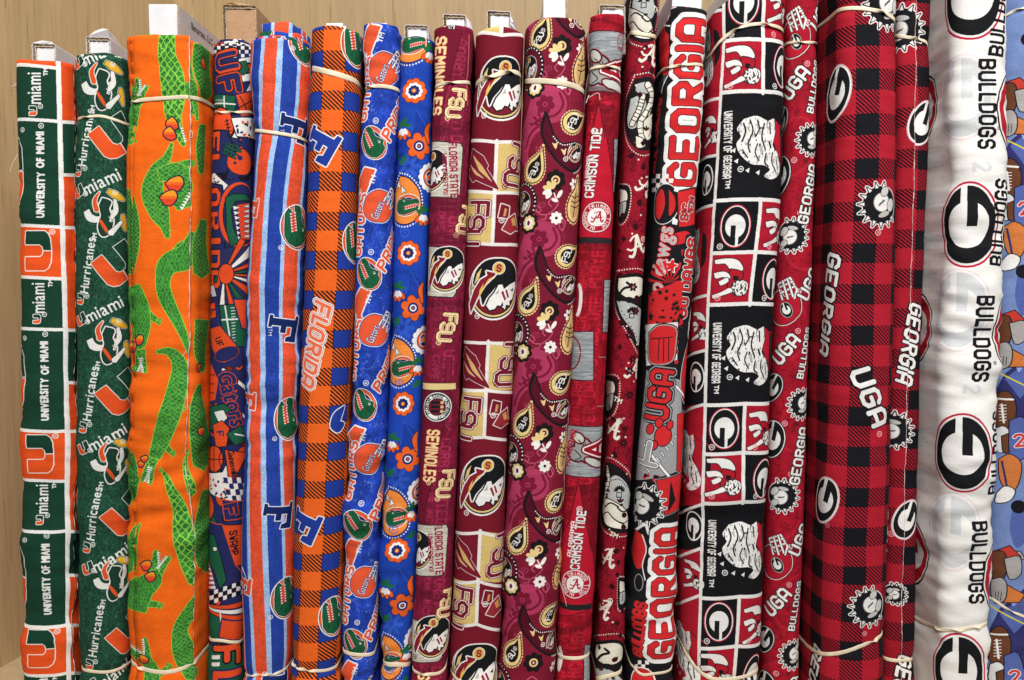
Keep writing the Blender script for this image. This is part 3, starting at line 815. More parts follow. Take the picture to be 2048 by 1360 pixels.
# ------------------------------------------------------------------ 1 green and orange university blocks
UG = (21, 62, 46); UO = (232, 84, 30)
def lerp_x(tab, y):
    return float(np.interp(y, [t[0] for t in tab], [t[1] for t in tab]))
def pr_block_green(c):
    c.a[:] = UG
    col = [(60, 114), (130, 117), (400, 123), (640, 129), (860, 132), (1080, 134), (1340, 136), (1420, 137)]
    ys = [(131, 138), (240, 244), (450, 455), (553, 558), (656, 659), (857, 861), (957, 961), (1058, 1060), (1247, 1249), (1343, 1344)]
    kinds = 'onuOnuOnuOn'
    lx = lambda y: lerp_x([(100, 30), (1350, 44)], y)
    def cell(a, b, colr): c.pp([(lx(a[0]) - 60, a[0]), (lerp_x(col, a[1]), a[1]), (lerp_x(col, b[1]), b[1]), (lx(b[0]) - 60, b[0])], colr)
    allr = [(60, 64)] + ys + [(1430, 1430)]
    for i, k in enumerate(kinds):
        if k in 'oO': cell(allr[i], allr[i + 1], UO)
    # right-hand column seen on the turned side
    rr = [(60, 'o'), (245, 'g'), (350, 'o'), (455, 'o'), (660, 'g'), (765, 'o'), (862, 'o'), (1062, 'g'), (1150, 'o'), (1250, 'o'), (1345, 'g'), (1440, 'g')]
    for (a, k), (b, _) in zip(rr[:-1], rr[1:]):
        if k == 'o': c.pp([(lerp_x(col, a), a), (lerp_x(col, a) + 140, a + 8), (lerp_x(col, b) + 140, b + 8), (lerp_x(col, b), b)], (222, 76, 28))
        c.line([(lerp_x(col, a), a), (lerp_x(col, a) + 140, a + 8)], 6.5, WH)
    for a in ys: c.line([(lx(a[0]) - 60, a[0] - 3), (lx(a[0]), a[0]), (lerp_x(col, a[1]), a[1])], 6.5, WH)
    c.line([(x, y) for y, x in col], 7.5, WH)
    for i, k in enumerate(kinds):
        a, b = allr[i], allr[i + 1]; m = (a[0] + b[0]) / 2; H = b[0] - a[0]; xr = lerp_x(col, m); xl = lx(m) + 4; xm = (xl + xr) / 2
        if k == 'n':
            c.txt('miami', xm - 8, m - 10, 28, -90, WH, bold=.5, L=62, track=.04); c.txt('TM', xr - 26, a[0] + 13, 8, -90, WH, bold=.3)
            split_u(c, xm - 9, b[0] - 18, 14, -90, UO, UG, WH, 1.3, sx=1.25); c.reg(xm + 6, b[0] - 27, 5, WH)
        if k == 'u':
            c.txt('UNIVERSITY OF MIAMI', xr - 40, m + 4, 15, -90, WH, bold=1.15, L=H * .80, track=.085); c.reg(xr - 38, a[0] + 12, 5.5, WH)
            split_u(c, xl - 42, m - 2, 118, -90, UO, UG, WH, 2.2, sx=1.25); c.reg(xl + 10, a[0] + 20, 5, WH)
        if k in 'O':
            split_u(c, xm - 6, m, 50, -90, UO, UG, WH, 1.9, sx=1.55); c.reg(xr - 20, a[0] + 14, 5.5, WH)
# ------------------------------------------------------------------ 2 green tossed lettering
def pr_toss_green(c):
    c.a[:] = (30, 72, 54)
    c.mottle(3, 3, 11, 0.34); c.mottle(14, 9, 12, 0.16)
    n = vnoise(c.H, c.W, 4, 3, 15) * vnoise(c.H, c.W, 11, 11, 16)
    c.paint((0, 0, n > .56), (80, 124, 100), .55)
    W2 = (228, 228, 222); O2 = (224, 84, 36); G2 = (24, 60, 46)
    ks = [(-88, 0), (171, 0), (427, 6), (684, 14), (925, 22), (1160, 28)]
    for i, (y, dx) in enumerate(ks):
        sc = 1.0 - i * .012
        # abstract patch of the same colours where a figure is printed
        bx, by = 200 + dx * .9, y
        c.mo([taper([(-34, -6, 7), (-26, 8, 8), (-10, 12, 6), (4, 4, 4)])], bx, by, sc, 0, W2, [(1.5, (20, 24, 24))])
        c.mo([curve([(0, -30), (14, -24), (10, -8), (18, 14), (10, 40), (-2, 44), (-8, 26), (-2, 4), (-6, -14), (0, -30)], 4)], bx, by, sc, 0, G2, [(4, W2), (1.5, (20, 24, 24))])
        c.mo([taper([(-6, -44, 1), (-16, -26, 4), (-12, -6, 5)])], bx, by, sc, 0, O2, [(1.6, W2)]); c.mo([ellpts(2, 26, 3.5, 18, -30)], bx, by, sc, 0, O2)
        for q in ([(10, -46, 4), (24, -38, 7), (40, -30, 3)], [(38, 0, 3), (40, 16, 6), (44, 32, 3)]): c.mo([taper(q)], bx, by, sc, 0, (226, 176, 44), [(2, W2), (1, (30, 26, 16))])
        c.mo([taper([(22, -30, 3), (24, -8, 5), (18, 6, 3)])], bx, by, sc, 0, W2, [(1, (20, 24, 24))]); c.mo([taper([(36, 14, 3), (26, 26, 4), (14, 40, 6)])], bx, by, sc, 0, W2, [(1, (20, 24, 24))])
        c.txt('miami', bx + 17, by + 4, 9, -80, W2, bold=.3, L=24)
        c.txt('Hurricanes', 169 + dx * .75, y + 102, 20, -81, W2, bold=.4, L=114, track=.05); c.txt('TM', 183 + dx * .8, y + 47, 9, -81, W2, bold=.4)
        split_u(c, 156 + dx * .7, y + 171, 17, -81, O2, G2, W2, 1.3, sx=1.2); c.reg(169 + dx * .7, y + 165, 5.5, W2)
        split_u(c, 232 + dx, y + 102, 68, -38, O2, G2, W2, 1.6, sx=1.2)
        c.txt('miami', 202 + dx, y + 190, 26, -27, W2, bold=.45, L=80, track=.04); split_u(c, 157 + dx * .8, y + 212, 22, -27, O2, G2, W2, 1.4, sx=1.2); c.reg(170 + dx * .8, y + 216, 5.5, W2)
        c.reg(225 + dx * .9, y - 42, 5, W2)
        for q in ((0, -6, 7, 11), (2, 26, 6, 9)): c.mo([ellpts(*q)], 149 + dx * .25, y + 82, 1, 0, (214, 168, 44), [(2, W2)])
        c.mo([(-8, -22), (3, -20), (9, 14), (0, 24), (-10, 22)], 149 + dx * .2, y + 60, 1, 0, O2, [(1.5, W2)])
# ------------------------------------------------------------------ 3 alligators on orange
def pr_alligator(c):
    OR = (240, 104, 22); c.a[:] = OR
    c.mottle(70, 25, 31, 0.03)
    GM = (58, 142, 54); GD = (36, 106, 48); GL = (140, 198, 70)
    def body(sp_, net='net', col=GM, cl=False):
        p = taper([(x_, y_, w_ * .84) for x_, y_, w_ in sp_])
        if not cl: p = c.P(p)
        rm = c.draw([p], col, [(1.5, GL)])
        if rm is None: return
        r0, c0, m = rm
        n = vnoise(m.shape[0], m.shape[1], 7, 5, int(abs(sp_[0][1])) + 3)
        c.paint((r0, c0, m & (n > .5)), GD, .85)
        if net == 'net': c.hatch(rm, GL, 11, .2, 38)
        elif net == 'sc': c.hatch(rm, (116, 182, 70), 7, .2, 52, .8)
        else: c.hatch(rm, (110, 178, 66), 6, .2, 24, .65)
    def leg(*p): 
        body(p, 'fine'); x, y, w = p[-1]
        for a in (-.7, 0, .7): c.pp(taper([(x, y, 2.4), (x + 9 * math.cos(a + L[0]), y + 9 * math.sin(a + L[0]), 1.3)]), GM, [(1.2, GL)])
    L = [0.0]
    def shades(pts, ang, s=1.0, bridge=True):
        if bridge: c.line(pts, 4, (24, 38, 70))
        for (x, y) in pts:
            rm = c.mo([curve([(-11, -7), (0, -9), (11, -6), (10, 4), (0, 10), (-9, 6), (-11, -7)], 4)], x, y, s, ang, (240, 150, 36), [(2.6, (26, 36, 62))])
            if rm:
                r0, c0, m = rm; g = np.linspace(0, 1, m.shape[0])[:, None] * np.ones((1, m.shape[1]))
                c.paint((r0, c0, m & (g > .55)), (222, 62, 40), .9); c.paint((r0, c0, m & (g > .4) & (g <= .55)), (236, 106, 36))
    def teeth(a, b, n, h, flip=1):
        a = np.array(a, float); b = np.array(b, float); d = (b - a) / n; nn = np.array([-d[1], d[0]]) / np.hypot(*d) * h * flip
        for i in range(n): c.pp([a + d * i, a + d * (i + 1), a + d * (i + .5) + nn], (240, 242, 232), [(.6, GD)])
    def jaws(tip1, tip2, hinge, w=9):
        """open mouth: two jaws from a hinge with teeth between"""
        body([(*hinge, w * 1.5), ((hinge[0] + tip1[0]) / 2, (hinge[1] + tip1[1]) / 2, w), (*tip1, w * .45)], 'sc')
        body([(*hinge, w * 1.5), ((hinge[0] + tip2[0]) / 2, (hinge[1] + tip2[1]) / 2, w * .8), (*tip2, w * .4)], 'sc')
        h = np.array(hinge, float); m = (np.array(tip1) + np.array(tip2)) / 2.0
        for t in (tip1, tip2):
            t = np.array(t, float); d = t - h; nrm = np.array([-d[1], d[0]]); nrm /= np.hypot(*nrm)
            sd = 1 if np.dot(nrm, m - t) > 0 else -1
            o = nrm * sd * w * .55
            teeth(h + d * .3 + o, t + o * .5, 8, 7, sd)
    # tail and legs of the diving one at the top
    body([(376, 108, 1.5), (380, 150, 5), (388, 195, 7), (393, 240, 2)], 'sc'); body([(362, 168, 8), (376, 200, 7), (386, 228, 3)], 'sc')
    body([(327, 40, 17), (325, 108, 20), (334, 150, 27), (338, 195, 26), (338, 228, 19), (346, 258, 11), (358, 290, 4)], 'net')
    teeth((352, 255), (360, 285), 6, 6, -1); shades([(335, 248), (331, 268)], 60, 1.05)
    jaws((266, 158), (285, 172), (263, 205), 8); body([(262, 205, 10), (256, 240, 11), (250, 285, 12)], 'sc'); L[0] = 1.2; leg((255, 265, 5), (258, 280, 4))
    # curled one
    L[0] = 0.2; leg((340, 338, 9), (362, 328, 8), (380, 326, 6))
    body([(336, 286, 2), (326, 316, 9), (306, 342, 16), (298, 385, 25), (312, 428, 22), (322, 452, 11), (327, 474, 5)], 'sc')
    body([(310, 350, 14), (345, 345, 22), (362, 372, 26), (352, 405, 24)], 'sc')
    teeth((356, 420), (378, 380), 7, 9, -1); shades([(342, 368), (330, 396)], -30, 1.35)
    # the long one walking down to the right
    L[0] = -.4; leg((338, 515, 10), (350, 494, 8), (360, 486, 6))
    body([(392, 470, 26), (370, 510, 30), (330, 528, 24), (318, 560, 16), (325, 600, 16), (345, 640, 12), (358, 670, 8), (368, 706, 2)], 'fine')
    L[0] = .3; leg((286, 626, 8), (306, 642, 5)); body([(255, 575, 22), (268, 610, 24), (276, 650, 20), (272, 690, 14)], 'fine')
    jaws((262, 742), (281, 745), (274, 700), 8); shades([(259, 694), (271, 680)], -30, .9)
    # crossing diagonal
    L[0] = .3; leg((338, 795, 8), (352, 814, 5)); leg((318, 885, 8), (334, 905, 5))
    body([(306, 703, 3), (332, 704, 10), (350, 730, 17), (346, 775, 21), (332, 830, 23), (314, 880, 20), (300, 915, 13)], 'sc')
    jaws((276, 962), (291, 968), (298, 918), 7); shades([(274, 928), (280, 918)], -20, .6)
    body([(312, 936, 1.5), (330, 968, 8), (350, 1015, 15), (358, 1070, 22), (368, 1120, 20), (378, 1165, 12)], 'net')
    body([(374, 900, 4), (366, 930, 10), (378, 985, 14)], 'net')
    # lower left
    body([(272, 1048, 2), (262, 1090, 8), (256, 1140, 10)], 'sc')
    L[0] = .5; leg((280, 1205, 8), (310, 1208, 6)); jaws((305, 1102), (331, 1114), (300, 1160), 10); body([(262, 1215, 30), (276, 1180, 28), (298, 1160, 21), (304, 1146, 14)], 'fine')
    shades([(284, 1131), (294, 1153)], -25, .95)
    L[0] = -1.0; leg((300, 1356, 7), (328, 1336, 5))
    jaws((250, 1292), (284, 1276), (290, 1330), 9); body([(288, 1325, 16), (298, 1360, 18), (290, 1420, 20)], 'sc'); shades([(280, 1318)], 15, .9, False)
    body([(384, 1190, 5), (372, 1220, 14), (352, 1262, 17), (362, 1310, 27), (380, 1350, 22)], 'sc')
    # further round the sides
    for q in ([(252, 380, 8), (262, 440, 11), (264, 490, 9), (254, 545, 8)], [(250, 900, 10), (262, 960, 9), (252, 1010, 6)], [(406, 90, 22), (402, 130, 20), (412, 190, 14)], [(404, 250, 8), (400, 300, 10), (402, 345, 6)],
              [(408, 440, 8), (400, 490, 16), (404, 545, 18)], [(406, 640, 16), (402, 700, 16), (408, 740, 8)], [(398, 770, 6), (392, 820, 16), (398, 880, 22), (402, 930, 18)], [(408, 980, 8), (404, 1060, 20), (410, 1130, 22)]):
        body(q, 'sc', GD)
    shades([(406, 128)], 40, .9, False); shades([(400, 735), (398, 862)], 0, .8, False)
# ------------------------------------------------------------------ 4 crowded cartoon print
def pr_cartoon_blue(c):
    NV = (34, 40, 90); OR = (216, 74, 32); GR = (26, 88, 62); K = (20, 20, 32); W4 = (222, 220, 216)
    c.a[:] = NV
    rr = np.random.default_rng(44)
    for i in range(420):
        x, y = rr.uniform(-165, 165), rr.uniform(-60, 1560); s_ = rr.uniform(5, 15); col = (OR, K, OR, GR, (120, 40, 24), NV, OR, W4)[i % 8]
        k_ = i % 4
        if k_ == 0: c.draw([ellpts(x, y, s_, s_ * .6, rr.uniform(0, 180))], col, [(1.6, K)])
        elif k_ == 1: c.draw([np.array([(x - s_, y - s_ * .3), (x + s_, y - s_ * .6), (x + s_ * .7, y + s_ * .5), (x - s_ * .8, y + s_ * .7)])], col, [(1.6, K)])
        elif k_ == 2: c.draw(seg_polys(np.array([(x - s_, y), (x, y + s_ * .5), (x + s_, y - s_ * .4)]), 4), col, [(1.4, K)], union=True)
        else: c.draw([np.array([(x, y - s_), (x + s_ * .6, y + s_ * .6), (x - s_ * .7, y + s_ * .4)])], col, [(1.6, K)])
    def P(pts, col, w=2.2, oc=K): return c.pp(pts, col, [(w, oc)] if w else ())
    P([(400, 60), (520, 60), (520, 110), (400, 112)], (26, 28, 44))
    for i in range(14):
        for j in range(4):
            if (i + j) % 2 == 0: c.pp([(410 + i * 8, 84 + j * 8), (417 + i * 8, 84 + j * 8), (417 + i * 8, 91 + j * 8), (410 + i * 8, 91 + j * 8)], W4)
    P([(478, 118), (520, 112), (520, 122), (478, 128)], W4, 1.5); P([(480, 150), (520, 146), (520, 160), (480, 164)], W4, 1.5)
    P([(476, 125), (492, 122), (498, 140), (486, 150), (476, 142)], GR, 1.6)
    c.txt('U', 450, 122, 50, 78, OR, [(5.5, K), (3, OR), (0, NV)], 'block', L=38, wt=1.6); c.txt('U', 450, 122, 50, 78, NV, (), 'block', L=34, wt=1.4)
    c.txt('F', 456, 168, 48, 78, NV, [(5, K), (3.5, OR), (.8, K)], 'block', L=36, wt=1.5)
    P([(418, 190), (470, 192), (470, 222), (418, 222)], GR); c.line([(418, 208), (470, 208)], 3, W4); c.line([(447, 192), (447, 222)], 3, W4)
    for i in range(6): c.line([(424 + i * 4, 198), (424 + i * 4, 202)], 1.2, W4)
    P([(472, 190), (520, 180), (520, 226), (484, 232)], OR, 3, NV); c.line([(480, 192), (500, 230)], 2, K); c.line([(476, 216), (510, 196)], 2, K)
    c.ell(440, 248, 34, 26, OR, 70, [(3, K)]); c.line([(452, 238), (460, 276)], 2.4, K)
    for i in range(5): c.line([(448 + i * 2, 242 + i * 7), (456 + i * 2, 240 + i * 7)], 2, K)
    P([(462, 236), (520, 240), (520, 284), (474, 272)], W4, 2)
    r = np.random.default_rng(3)
    for i in range(34): c.ell(470 + r.random() * 46, 240 + r.random() * 50, 3.4, 2.2, (NV, OR, K)[i % 3], r.random() * 180)
    P([(400, 262), (452, 262), (470, 300), (452, 345), (400, 350)], NV, 3, K)
    c.txt('F', 428, 284, 34, 90, OR, [(2, K)], 'block', L=40, wt=1.8); c.txt('L', 428, 326, 34, 90, OR, [(2, K)], 'block', L=34, wt=1.8)
    helmet(c, 480, 322, 56, 200, OR, NV, K, wcol=GR)
    for q in ((480, 316, 5), (466, 310, 3), (470, 326, 3)): c.ell(*q, q[2], NV)
    P([(404, 352), (430, 346), (458, 372), (440, 400), (404, 366)], W4, 1.5); 
    for i in range(26): c.ell(408 + r.random() * 62, 348 + r.random() * 44, 2.4, 1.6, (NV, K)[i % 2])
    P([(400, 362), (444, 372), (450, 420), (446, 540), (400, 545)], NV, 3, K)
    for ch, y in zip('ORIDA', (395, 442, 482, 518, 558)): c.txt(ch, 428, y, 37, 90, OR, [(2.2, K)], 'block', L=36 if ch != 'I' else 12, wt=1.9)
    c.ell(480, 430, 42, 66, OR, 0, [(3, NV)]); c.ell(484, 430, 36, 60, NV, 0, [(1.5, K)])
    P([(452, 395), (470, 388), (492, 390), (500, 400), (470, 402), (462, 420), (466, 455), (478, 485), (462, 492), (454, 460)], GR, 2)
    P([(474, 410), (500, 405), (500, 480), (482, 478)], (214, 66, 40), 1.5)
    for i in range(7): c.pp([(466 + i * 1.5, 412 + i * 10), (468 + i * 1.5, 420 + i * 10), (480, 415 + i * 10)], W4, [(.8, K)]); c.pp([(498, 408 + i * 10), (498, 416 + i * 10), (486, 413 + i * 10)], W4, [(.8, K)])
    # sunburst
    P([(440, 500), (500, 490), (500, 620), (440, 620)], (40, 44, 84), 0)
    for i in range(10):
        a = -1.15 + i * .30
        c.pp([(448, 548), (448 + 78 * math.cos(a), 548 + 78 * math.sin(a)), (448 + 78 * math.cos(a + .15), 548 + 78 * math.sin(a + .15))], (OR, W4, OR, GR)[i % 4], [(1.6, K)])
    c.ell(452, 548, 15, 20, OR, 0, [(1.6, K)])
    P([(400, 575), (428, 570), (436, 602), (404, 640)], (180, 186, 200), 2); P([(412, 585), (424, 590), (418, 612)], NV, 1.5)
    P([(434, 612), (520, 600), (520, 690), (440, 692)], GR, 2); c.line([(450, 612), (462, 690)], 3, W4); c.line([(438, 640), (520, 630)], 3, W4)
    for i in range(12): c.line([(462 + i * .3, 616 + i * 6), (470, 615 + i * 6)], 1.5, W4)
    P([(468, 600), (520, 598), (520, 680), (484, 655)], OR, 3, NV)
    P([(400, 598), (436, 594), (442, 650), (420, 660), (400, 650)], NV, 2); P([(412, 608), (430, 606), (432, 634), (414, 640)], OR, 1.6); c.line([(412, 622), (430, 618), (422, 632)], 3, NV)
    # megaphone
    P([(418, 660), (440, 652), (472, 690), (448, 726), (426, 700)], OR, 2.5, NV); c.ell(452, 708, 25, 13, NV, -18, [(2, OR), (1, K)]); c.txt('UF', 438, 684, 15, 70, K, (), 'block', L=20)
    c.line([(446, 740), (500, 790)], 7, W4, [(1.5, K)]); c.line([(446, 800), (500, 850)], 6, W4, [(1.5, K)])
    c.txt('Gators', 466, 800, 34, 74, OR, [(5, NV), (2.2, OR), (.6, K)], bold=1.2, L=118, shear=.15)
    c.txt('Gators', 466, 800, 34, 74, NV, (), bold=.8, L=118, shear=.15)
    P([(400, 728), (424, 730), (436, 760), (430, 800), (400, 806)], OR, 3, NV)
    for y in (750, 768, 786): c.line([(408, y), (428, y)], 2, K)
    # reptile patch with orange shirt
    P([(414, 815), (448, 808), (462, 820), (440, 834), (424, 860), (412, 858)], GR, 2); P([(428, 824), (446, 820), (454, 836), (440, 850)], W4, 1.5)
    P([(426, 850), (444, 842), (458, 856), (452, 892), (432, 894)], OR, 2); c.txt('F', 440, 868, 16, 80, NV, (), 'block', L=13)
    P([(454, 868), (480, 852), (492, 862), (490, 882), (470, 890)], GR, 2); c.line([(470, 868), (490, 872)], 3, W4)
    c.ell(428, 918, 20, 27, OR, 0, [(2.5, K)]); c.line([(408, 918), (450, 918)], 2, K); c.line([(428, 890), (428, 946)], 2, K); c.line([(414, 896), (420, 918), (414, 940)], 2, K, smooth=True); c.line([(444, 896), (438, 918), (444, 940)], 2, K, smooth=True)
    P([(450, 900), (492, 905), (460, 970)], OR, 2); c.txt('Gainesville', 466, 928, 12, 80, K, bold=.4, L=60, shear=.2)
    P([(400, 948), (450, 944), (482, 992), (482, 1004), (400, 975)], W4, 0)
    for i in range(44): c.ell(408 + r.random() * 70, 950 + r.random() * 50, 3.2, 2, (NV, OR, K)[i % 3], r.random() * 180)
    for i in range(5):
        for j in range(5): c.pp([(446 + i * 9 + j * 3, 955 + j * 12), (454 + i * 9 + j * 3, 955 + j * 12), (456 + i * 9 + j * 3, 966 + j * 12), (448 + i * 9 + j * 3, 966 + j * 12)], (NV, W4)[(i + j) % 2])
    c.ell(414, 1012, 26, 30, OR, 0, [(5, NV), (2, K)]); c.txt('Gators', 416, 1014, 14, 80, K, bold=.6, L=46, shear=.2)
    P([(444, 1000), (490, 1002), (490, 1032), (450, 1040)], NV, 2, OR); c.txt('F', 462, 1020, 26, 80, NV, [(2.5, OR), (1, K)], 'block', L=26)
    P([(446, 1050), (486, 1048), (486, 1128), (470, 1132)], OR, 2.2); c.txt('SWAMP', 468, 1086, 17, 86, K, (), 'block', L=54, wt=1.5)
    P([(404, 1040), (444, 1050), (470, 1130), (486, 1150), (470, 1182), (404, 1190)], NV, 2.2, OR)
    P([(408, 1068), (428, 1070), (440, 1110), (452, 1160), (440, 1178), (428, 1140), (416, 1112)], GR, 2); c.ell(430, 1098, 5, 4, W4, 0, [(1, K)])
    P([(404, 1100), (416, 1112), (426, 1150), (420, 1180), (404, 1184)], (206, 60, 40), 1.5)
    for i in range(8): c.pp([(414 + i * 2.2, 1108 + i * 9), (416 + i * 2.2, 1115 + i * 9), (405 + i, 1112 + i * 9)], W4, [(.7, K)])
    for i in range(9):
        for j in range(3):
            c.pp([(410 + i * 9, 1186 + j * 9 - i * 3), (418 + i * 9, 1184 + j * 9 - i * 3), (418 + i * 9, 1192 + j * 9 - i * 3), (410 + i * 9, 1195 + j * 9 - i * 3)], (W4, K)[(i + j) % 2])
    for i, q in enumerate((OR, W4, OR, GR, OR)): c.pp([(408, 1206 + i * 3), (490, 1196 + i * 15), (490, 1206 + i * 15), (408, 1209 + i * 3)], q, [(1.2, K)])
    P([(420, 1225), (490, 1240), (490, 1275), (414, 1275)], GR, 2); c.line([(440, 1228), (444, 1275)], 3, W4); P([(444, 1240), (490, 1238), (490, 1275), (438, 1275)], OR, 3, NV)
    P([(404, 1282), (490, 1286), (490, 1420), (404, 1420)], GR, 2)
    c.txt('F', 454, 1312, 62, 90, OR, [(4, K), (6, NV)][:1], 'block', L=44, wt=2.0); c.txt('L', 454, 1362, 62, 90, OR, [(4, NV)], 'block', L=44, wt=2.0)
    for y in (1310, 1324): P([(424, y), (440, y), (440, y + 8), (424, y + 8)], W4, 1.2)
# ------------------------------------------------------------------ 5 stripes
def pr_stripe(c):
    B = (36, 66, 158); O = (224, 82, 50); LB = (160, 192, 232); W5 = (232, 232, 236); ND = (20, 40, 96)
    c.a[:] = B
    tab = [(40, 531), (80, 530), (180, 527), (260, 523), (330, 514), (400, 508), (600, 501), (850, 499), (1080, 502), (1350, 509), (1420, 511)]
    offs = [(-200, -190, LB), (-190, -165, O), (-165, -155, LB), (-155, -128, B), (-128, -120, LB), (-120, -92, O), (-92, -84, LB), (-84, -58, B), (-58, -50, LB), (-50, -31, O), (-33, -29, (214, 170, 190)), (-29, -8, B), (-8, 0, LB), (0, 25, O), (25, 36, LB), (36, 63, B), (63, 70, LB), (70, 98, O), (98, 106, LB), (106, 134, B), (134, 142, LB), (142, 168, O), (168, 176, LB)]
    ys = np.arange(30, 1500, 12.0)
    u0 = c.P([(lerp_x(tab, y), y) for y in ys])
    for k in range(3): u0[1:-1, 0] = (u0[:-2, 0] + 2 * u0[1:-1, 0] + u0[2:, 0]) / 4
    u0[0, 1] = -200; u0[-1, 1] = 1600
    for a, b, col in offs:
        l = np.stack([u0[:, 0] + a, u0[:, 1]], 1); r_ = np.stack([u0[:, 0] + b, u0[:, 1]], 1)
        c.draw([np.vstack([l, r_[::-1]])], col)
    c.mottle(5, 3, 51, 0.10); c.mottle(30, 10, 52, 0.05)
    for (x, y) in ((496, 412), (488, 797), (482, 1165)): c.mo([SLAB_F], x + 7, y + 2, 42, 98, O, [(2, W5)], sx=.9)
    for (x, y) in ((590, 255), (566, 655), (556, 1030), (550, 1370)): c.mo([SLAB_F], x + 2, y, 62, 98, ND, [(2.2, W5)], sx=.9); c.txt('TM', x - 26, y + 10, 8, 95, W5, bold=.2)
    for (x, y) in ((594, 455), (581, 838), (573, 1195)): gator_head(c, x, y, 82, 84, ring=(220, 110, 96)); c.reg(x - 32, y + 40, 5, W5)
    gator_head(c, 606, 92, 70, 70, ring=(220, 110, 96)); c.reg(586, 96, 5, W5)
# ------------------------------------------------------------------ 6 orange and blue buffalo check
def check(c, base, sq, stripe, xa, per, rows, sx_, fr=.5, fry=.48, seed=5, warp=2.5):
    """buffalo check in cloth space: xa = [(picture x, y)] of one dark column's left side, rows = picture y of the dark rows"""
    H, Wd = c.a.shape[:2]
    yy, xx = np.mgrid[0:H, 0:Wd].astype(np.float32)
    X = xx / S - c.U; Y = yy / S + Y0C
    p = c.P(xa); o = np.argsort(p[:, 1]); x0 = np.interp(Y[:, 0], p[o, 1], p[o, 0])[:, None]
    mid = [(np.interp(y, [e[1] for e in xa], [e[0] for e in xa]), y) for y in rows]
    ry = c.P(mid)[:, 1]; n = np.arange(len(ry))
    d0, d1 = ry[1] - ry[0], ry[-1] - ry[-2]
    ry = np.concatenate([[ry[0] - 4 * d0], ry, [ry[-1] + 4 * d1]]); n = np.concatenate([[n[0] - 4], n, [n[-1] + 4]])
    ph = np.interp(Y[:, 0], ry, n)[:, None] + (vnoise(H, Wd, 160, 120, seed + 1) - .5) * warp / per
    X = X - x0 + (vnoise(H, Wd, 130, 200, seed) - .5) * warp
    fx = (X / per) % 1; fy = ph % 1
    inx = fx < fr; iny = fy < fry
    c.a[:] = base
    c.a[(inx ^ iny) & ((((X - ph * per) / sx_) % 1) < .50)] = stripe
    c.a[inx & iny] = sq
    e = (fx < .014) | (np.abs(fx - fr) < .014) | (fy < .014) | (np.abs(fy - fry) < .014)
    c.a[e & inx & iny] = stripe
def pr_check_orange(c):
    B = (32, 58, 150)
    check(c, (236, 102, 34), B, (24, 22, 26), [(690, 110), (680, 400), (664, 700), (644, 1110), (634, 1330)], 85, [22, 102, 182, 262, 343, 423, 501, 581, 660, 736, 812, 886, 962, 1035, 1109, 1181, 1251, 1323], 8.8, seed=61)
    for (x, y, r_) in ((640, 288, 28), (607, 1050, 22), (578, 1385, 24)): c.mo([SLAB_F], x, y, 64, 90 + r_, B, [(3.4, WH), (1.2, B)])
    c.txt('FLORIDA', 628, 690, 36, 101, (236, 110, 76), [(5, WH), (3.2, (200, 70, 40)), (1.8, WH)], 'block', L=172, wt=1.5, shear=.25)
    c.mo([curve([(0, -26), (-18, -10), (-20, 16), (-4, 26), (6, 10), (-6, 6)], 6)], 684, 838, 1.0, 10, B, [(4, WH), (2, B)])
    for (x, y) in ((712, 92), (708, 486), (668, 1232)): gator_head(c, x, y, 78, 80)
# ------------------------------------------------------------------ 7 tossed emblems on wet-look blue
def pr_toss_blue(c):
    c.a[:] = (34, 66, 172)
    c.mottle(40, 22, 71, 0.16); c.mottle(9, 6, 72, .12)
    n = vnoise(c.H, c.W, 5, 4, 73) * vnoise(c.H, c.W, 30, 22, 74)
    c.paint((0, 0, n > .56), (96, 128, 214), .7); c.paint((0, 0, n < .045), (22, 44, 130), .6)
    r = np.random.default_rng(4)
    for i in range(420):
        x, y = (r.random() - .5) * 2 * c.U, r.random() * 1560 - 60
        c.draw([ellpts(x, y, 1.6 + r.random() * 1.4, 2.2 + r.random() * 2.2, 0, 9)], (84, 118, 206), a=.55)
        c.draw([ellpts(x + .6, y + .8, 1.0, 1.5, 0, 8)], (24, 48, 140), a=.6)
    for i in range(9):
        y = 150 + i * 150; x = 20 * (-1) ** i
        st = np.array([(math.cos(-1.57 + k * math.pi / 5) * (34 if k % 2 == 0 else 15), math.sin(-1.57 + k * math.pi / 5) * (34 if k % 2 == 0 else 15)) for k in range(10)])
        c.draw(seg_polys(np.vstack([st, st[:1]]) + np.array([x, y]), 2.2), (74, 104, 200), union=True, a=.6)
    O = (230, 88, 52); W7 = (232, 234, 240)
    # axis shifts left as y grows
    ax = lambda y: 760 - (y - 50) * .037
    for i, y in enumerate((60, 345, 585, 860, 1085, 1330)): c.mo([[(-.1, -.5), (.28, -.5), (.16, .35), (.30, .5), (.0, .5), (-.2, .3), (-.28, -.1)]], ax(y) - 22, y + 22, 62, 14, O, [(3, W7)]); c.txt('TM', ax(y) + (2 if y < 100 else -4), y + 14, 10, -75, W7, bold=.3)
    for i, y in enumerate((178, 450, 700, 940, 1190)): c.txt('GATORS', ax(y) - 26, y, 25, -84, O, [(2.4, W7)], 'block', L=124, wt=1.7); c.reg(ax(y) - 25, y - 68, 5, W7)
    for y in (285, 548, 810, 1050, 1290): gator_head(c, ax(y) - 6, y, 64, 62, ring=O); c.reg(ax(y) + 0, y - 44, 6, W7)
    for y in (137, 412, 660, 918, 1165, 1395): helmet(c, ax(y) + 14, y, 70, -62, O, W7, (28, 46, 120), word='Gators')
    for y in (245, 505, 745, 1000, 1240): c.txt('PRIDE', ax(y) + 36, y - 6, 25, -62, O, [(2.4, W7)], 'block', L=92, wt=1.7, shear=.15)
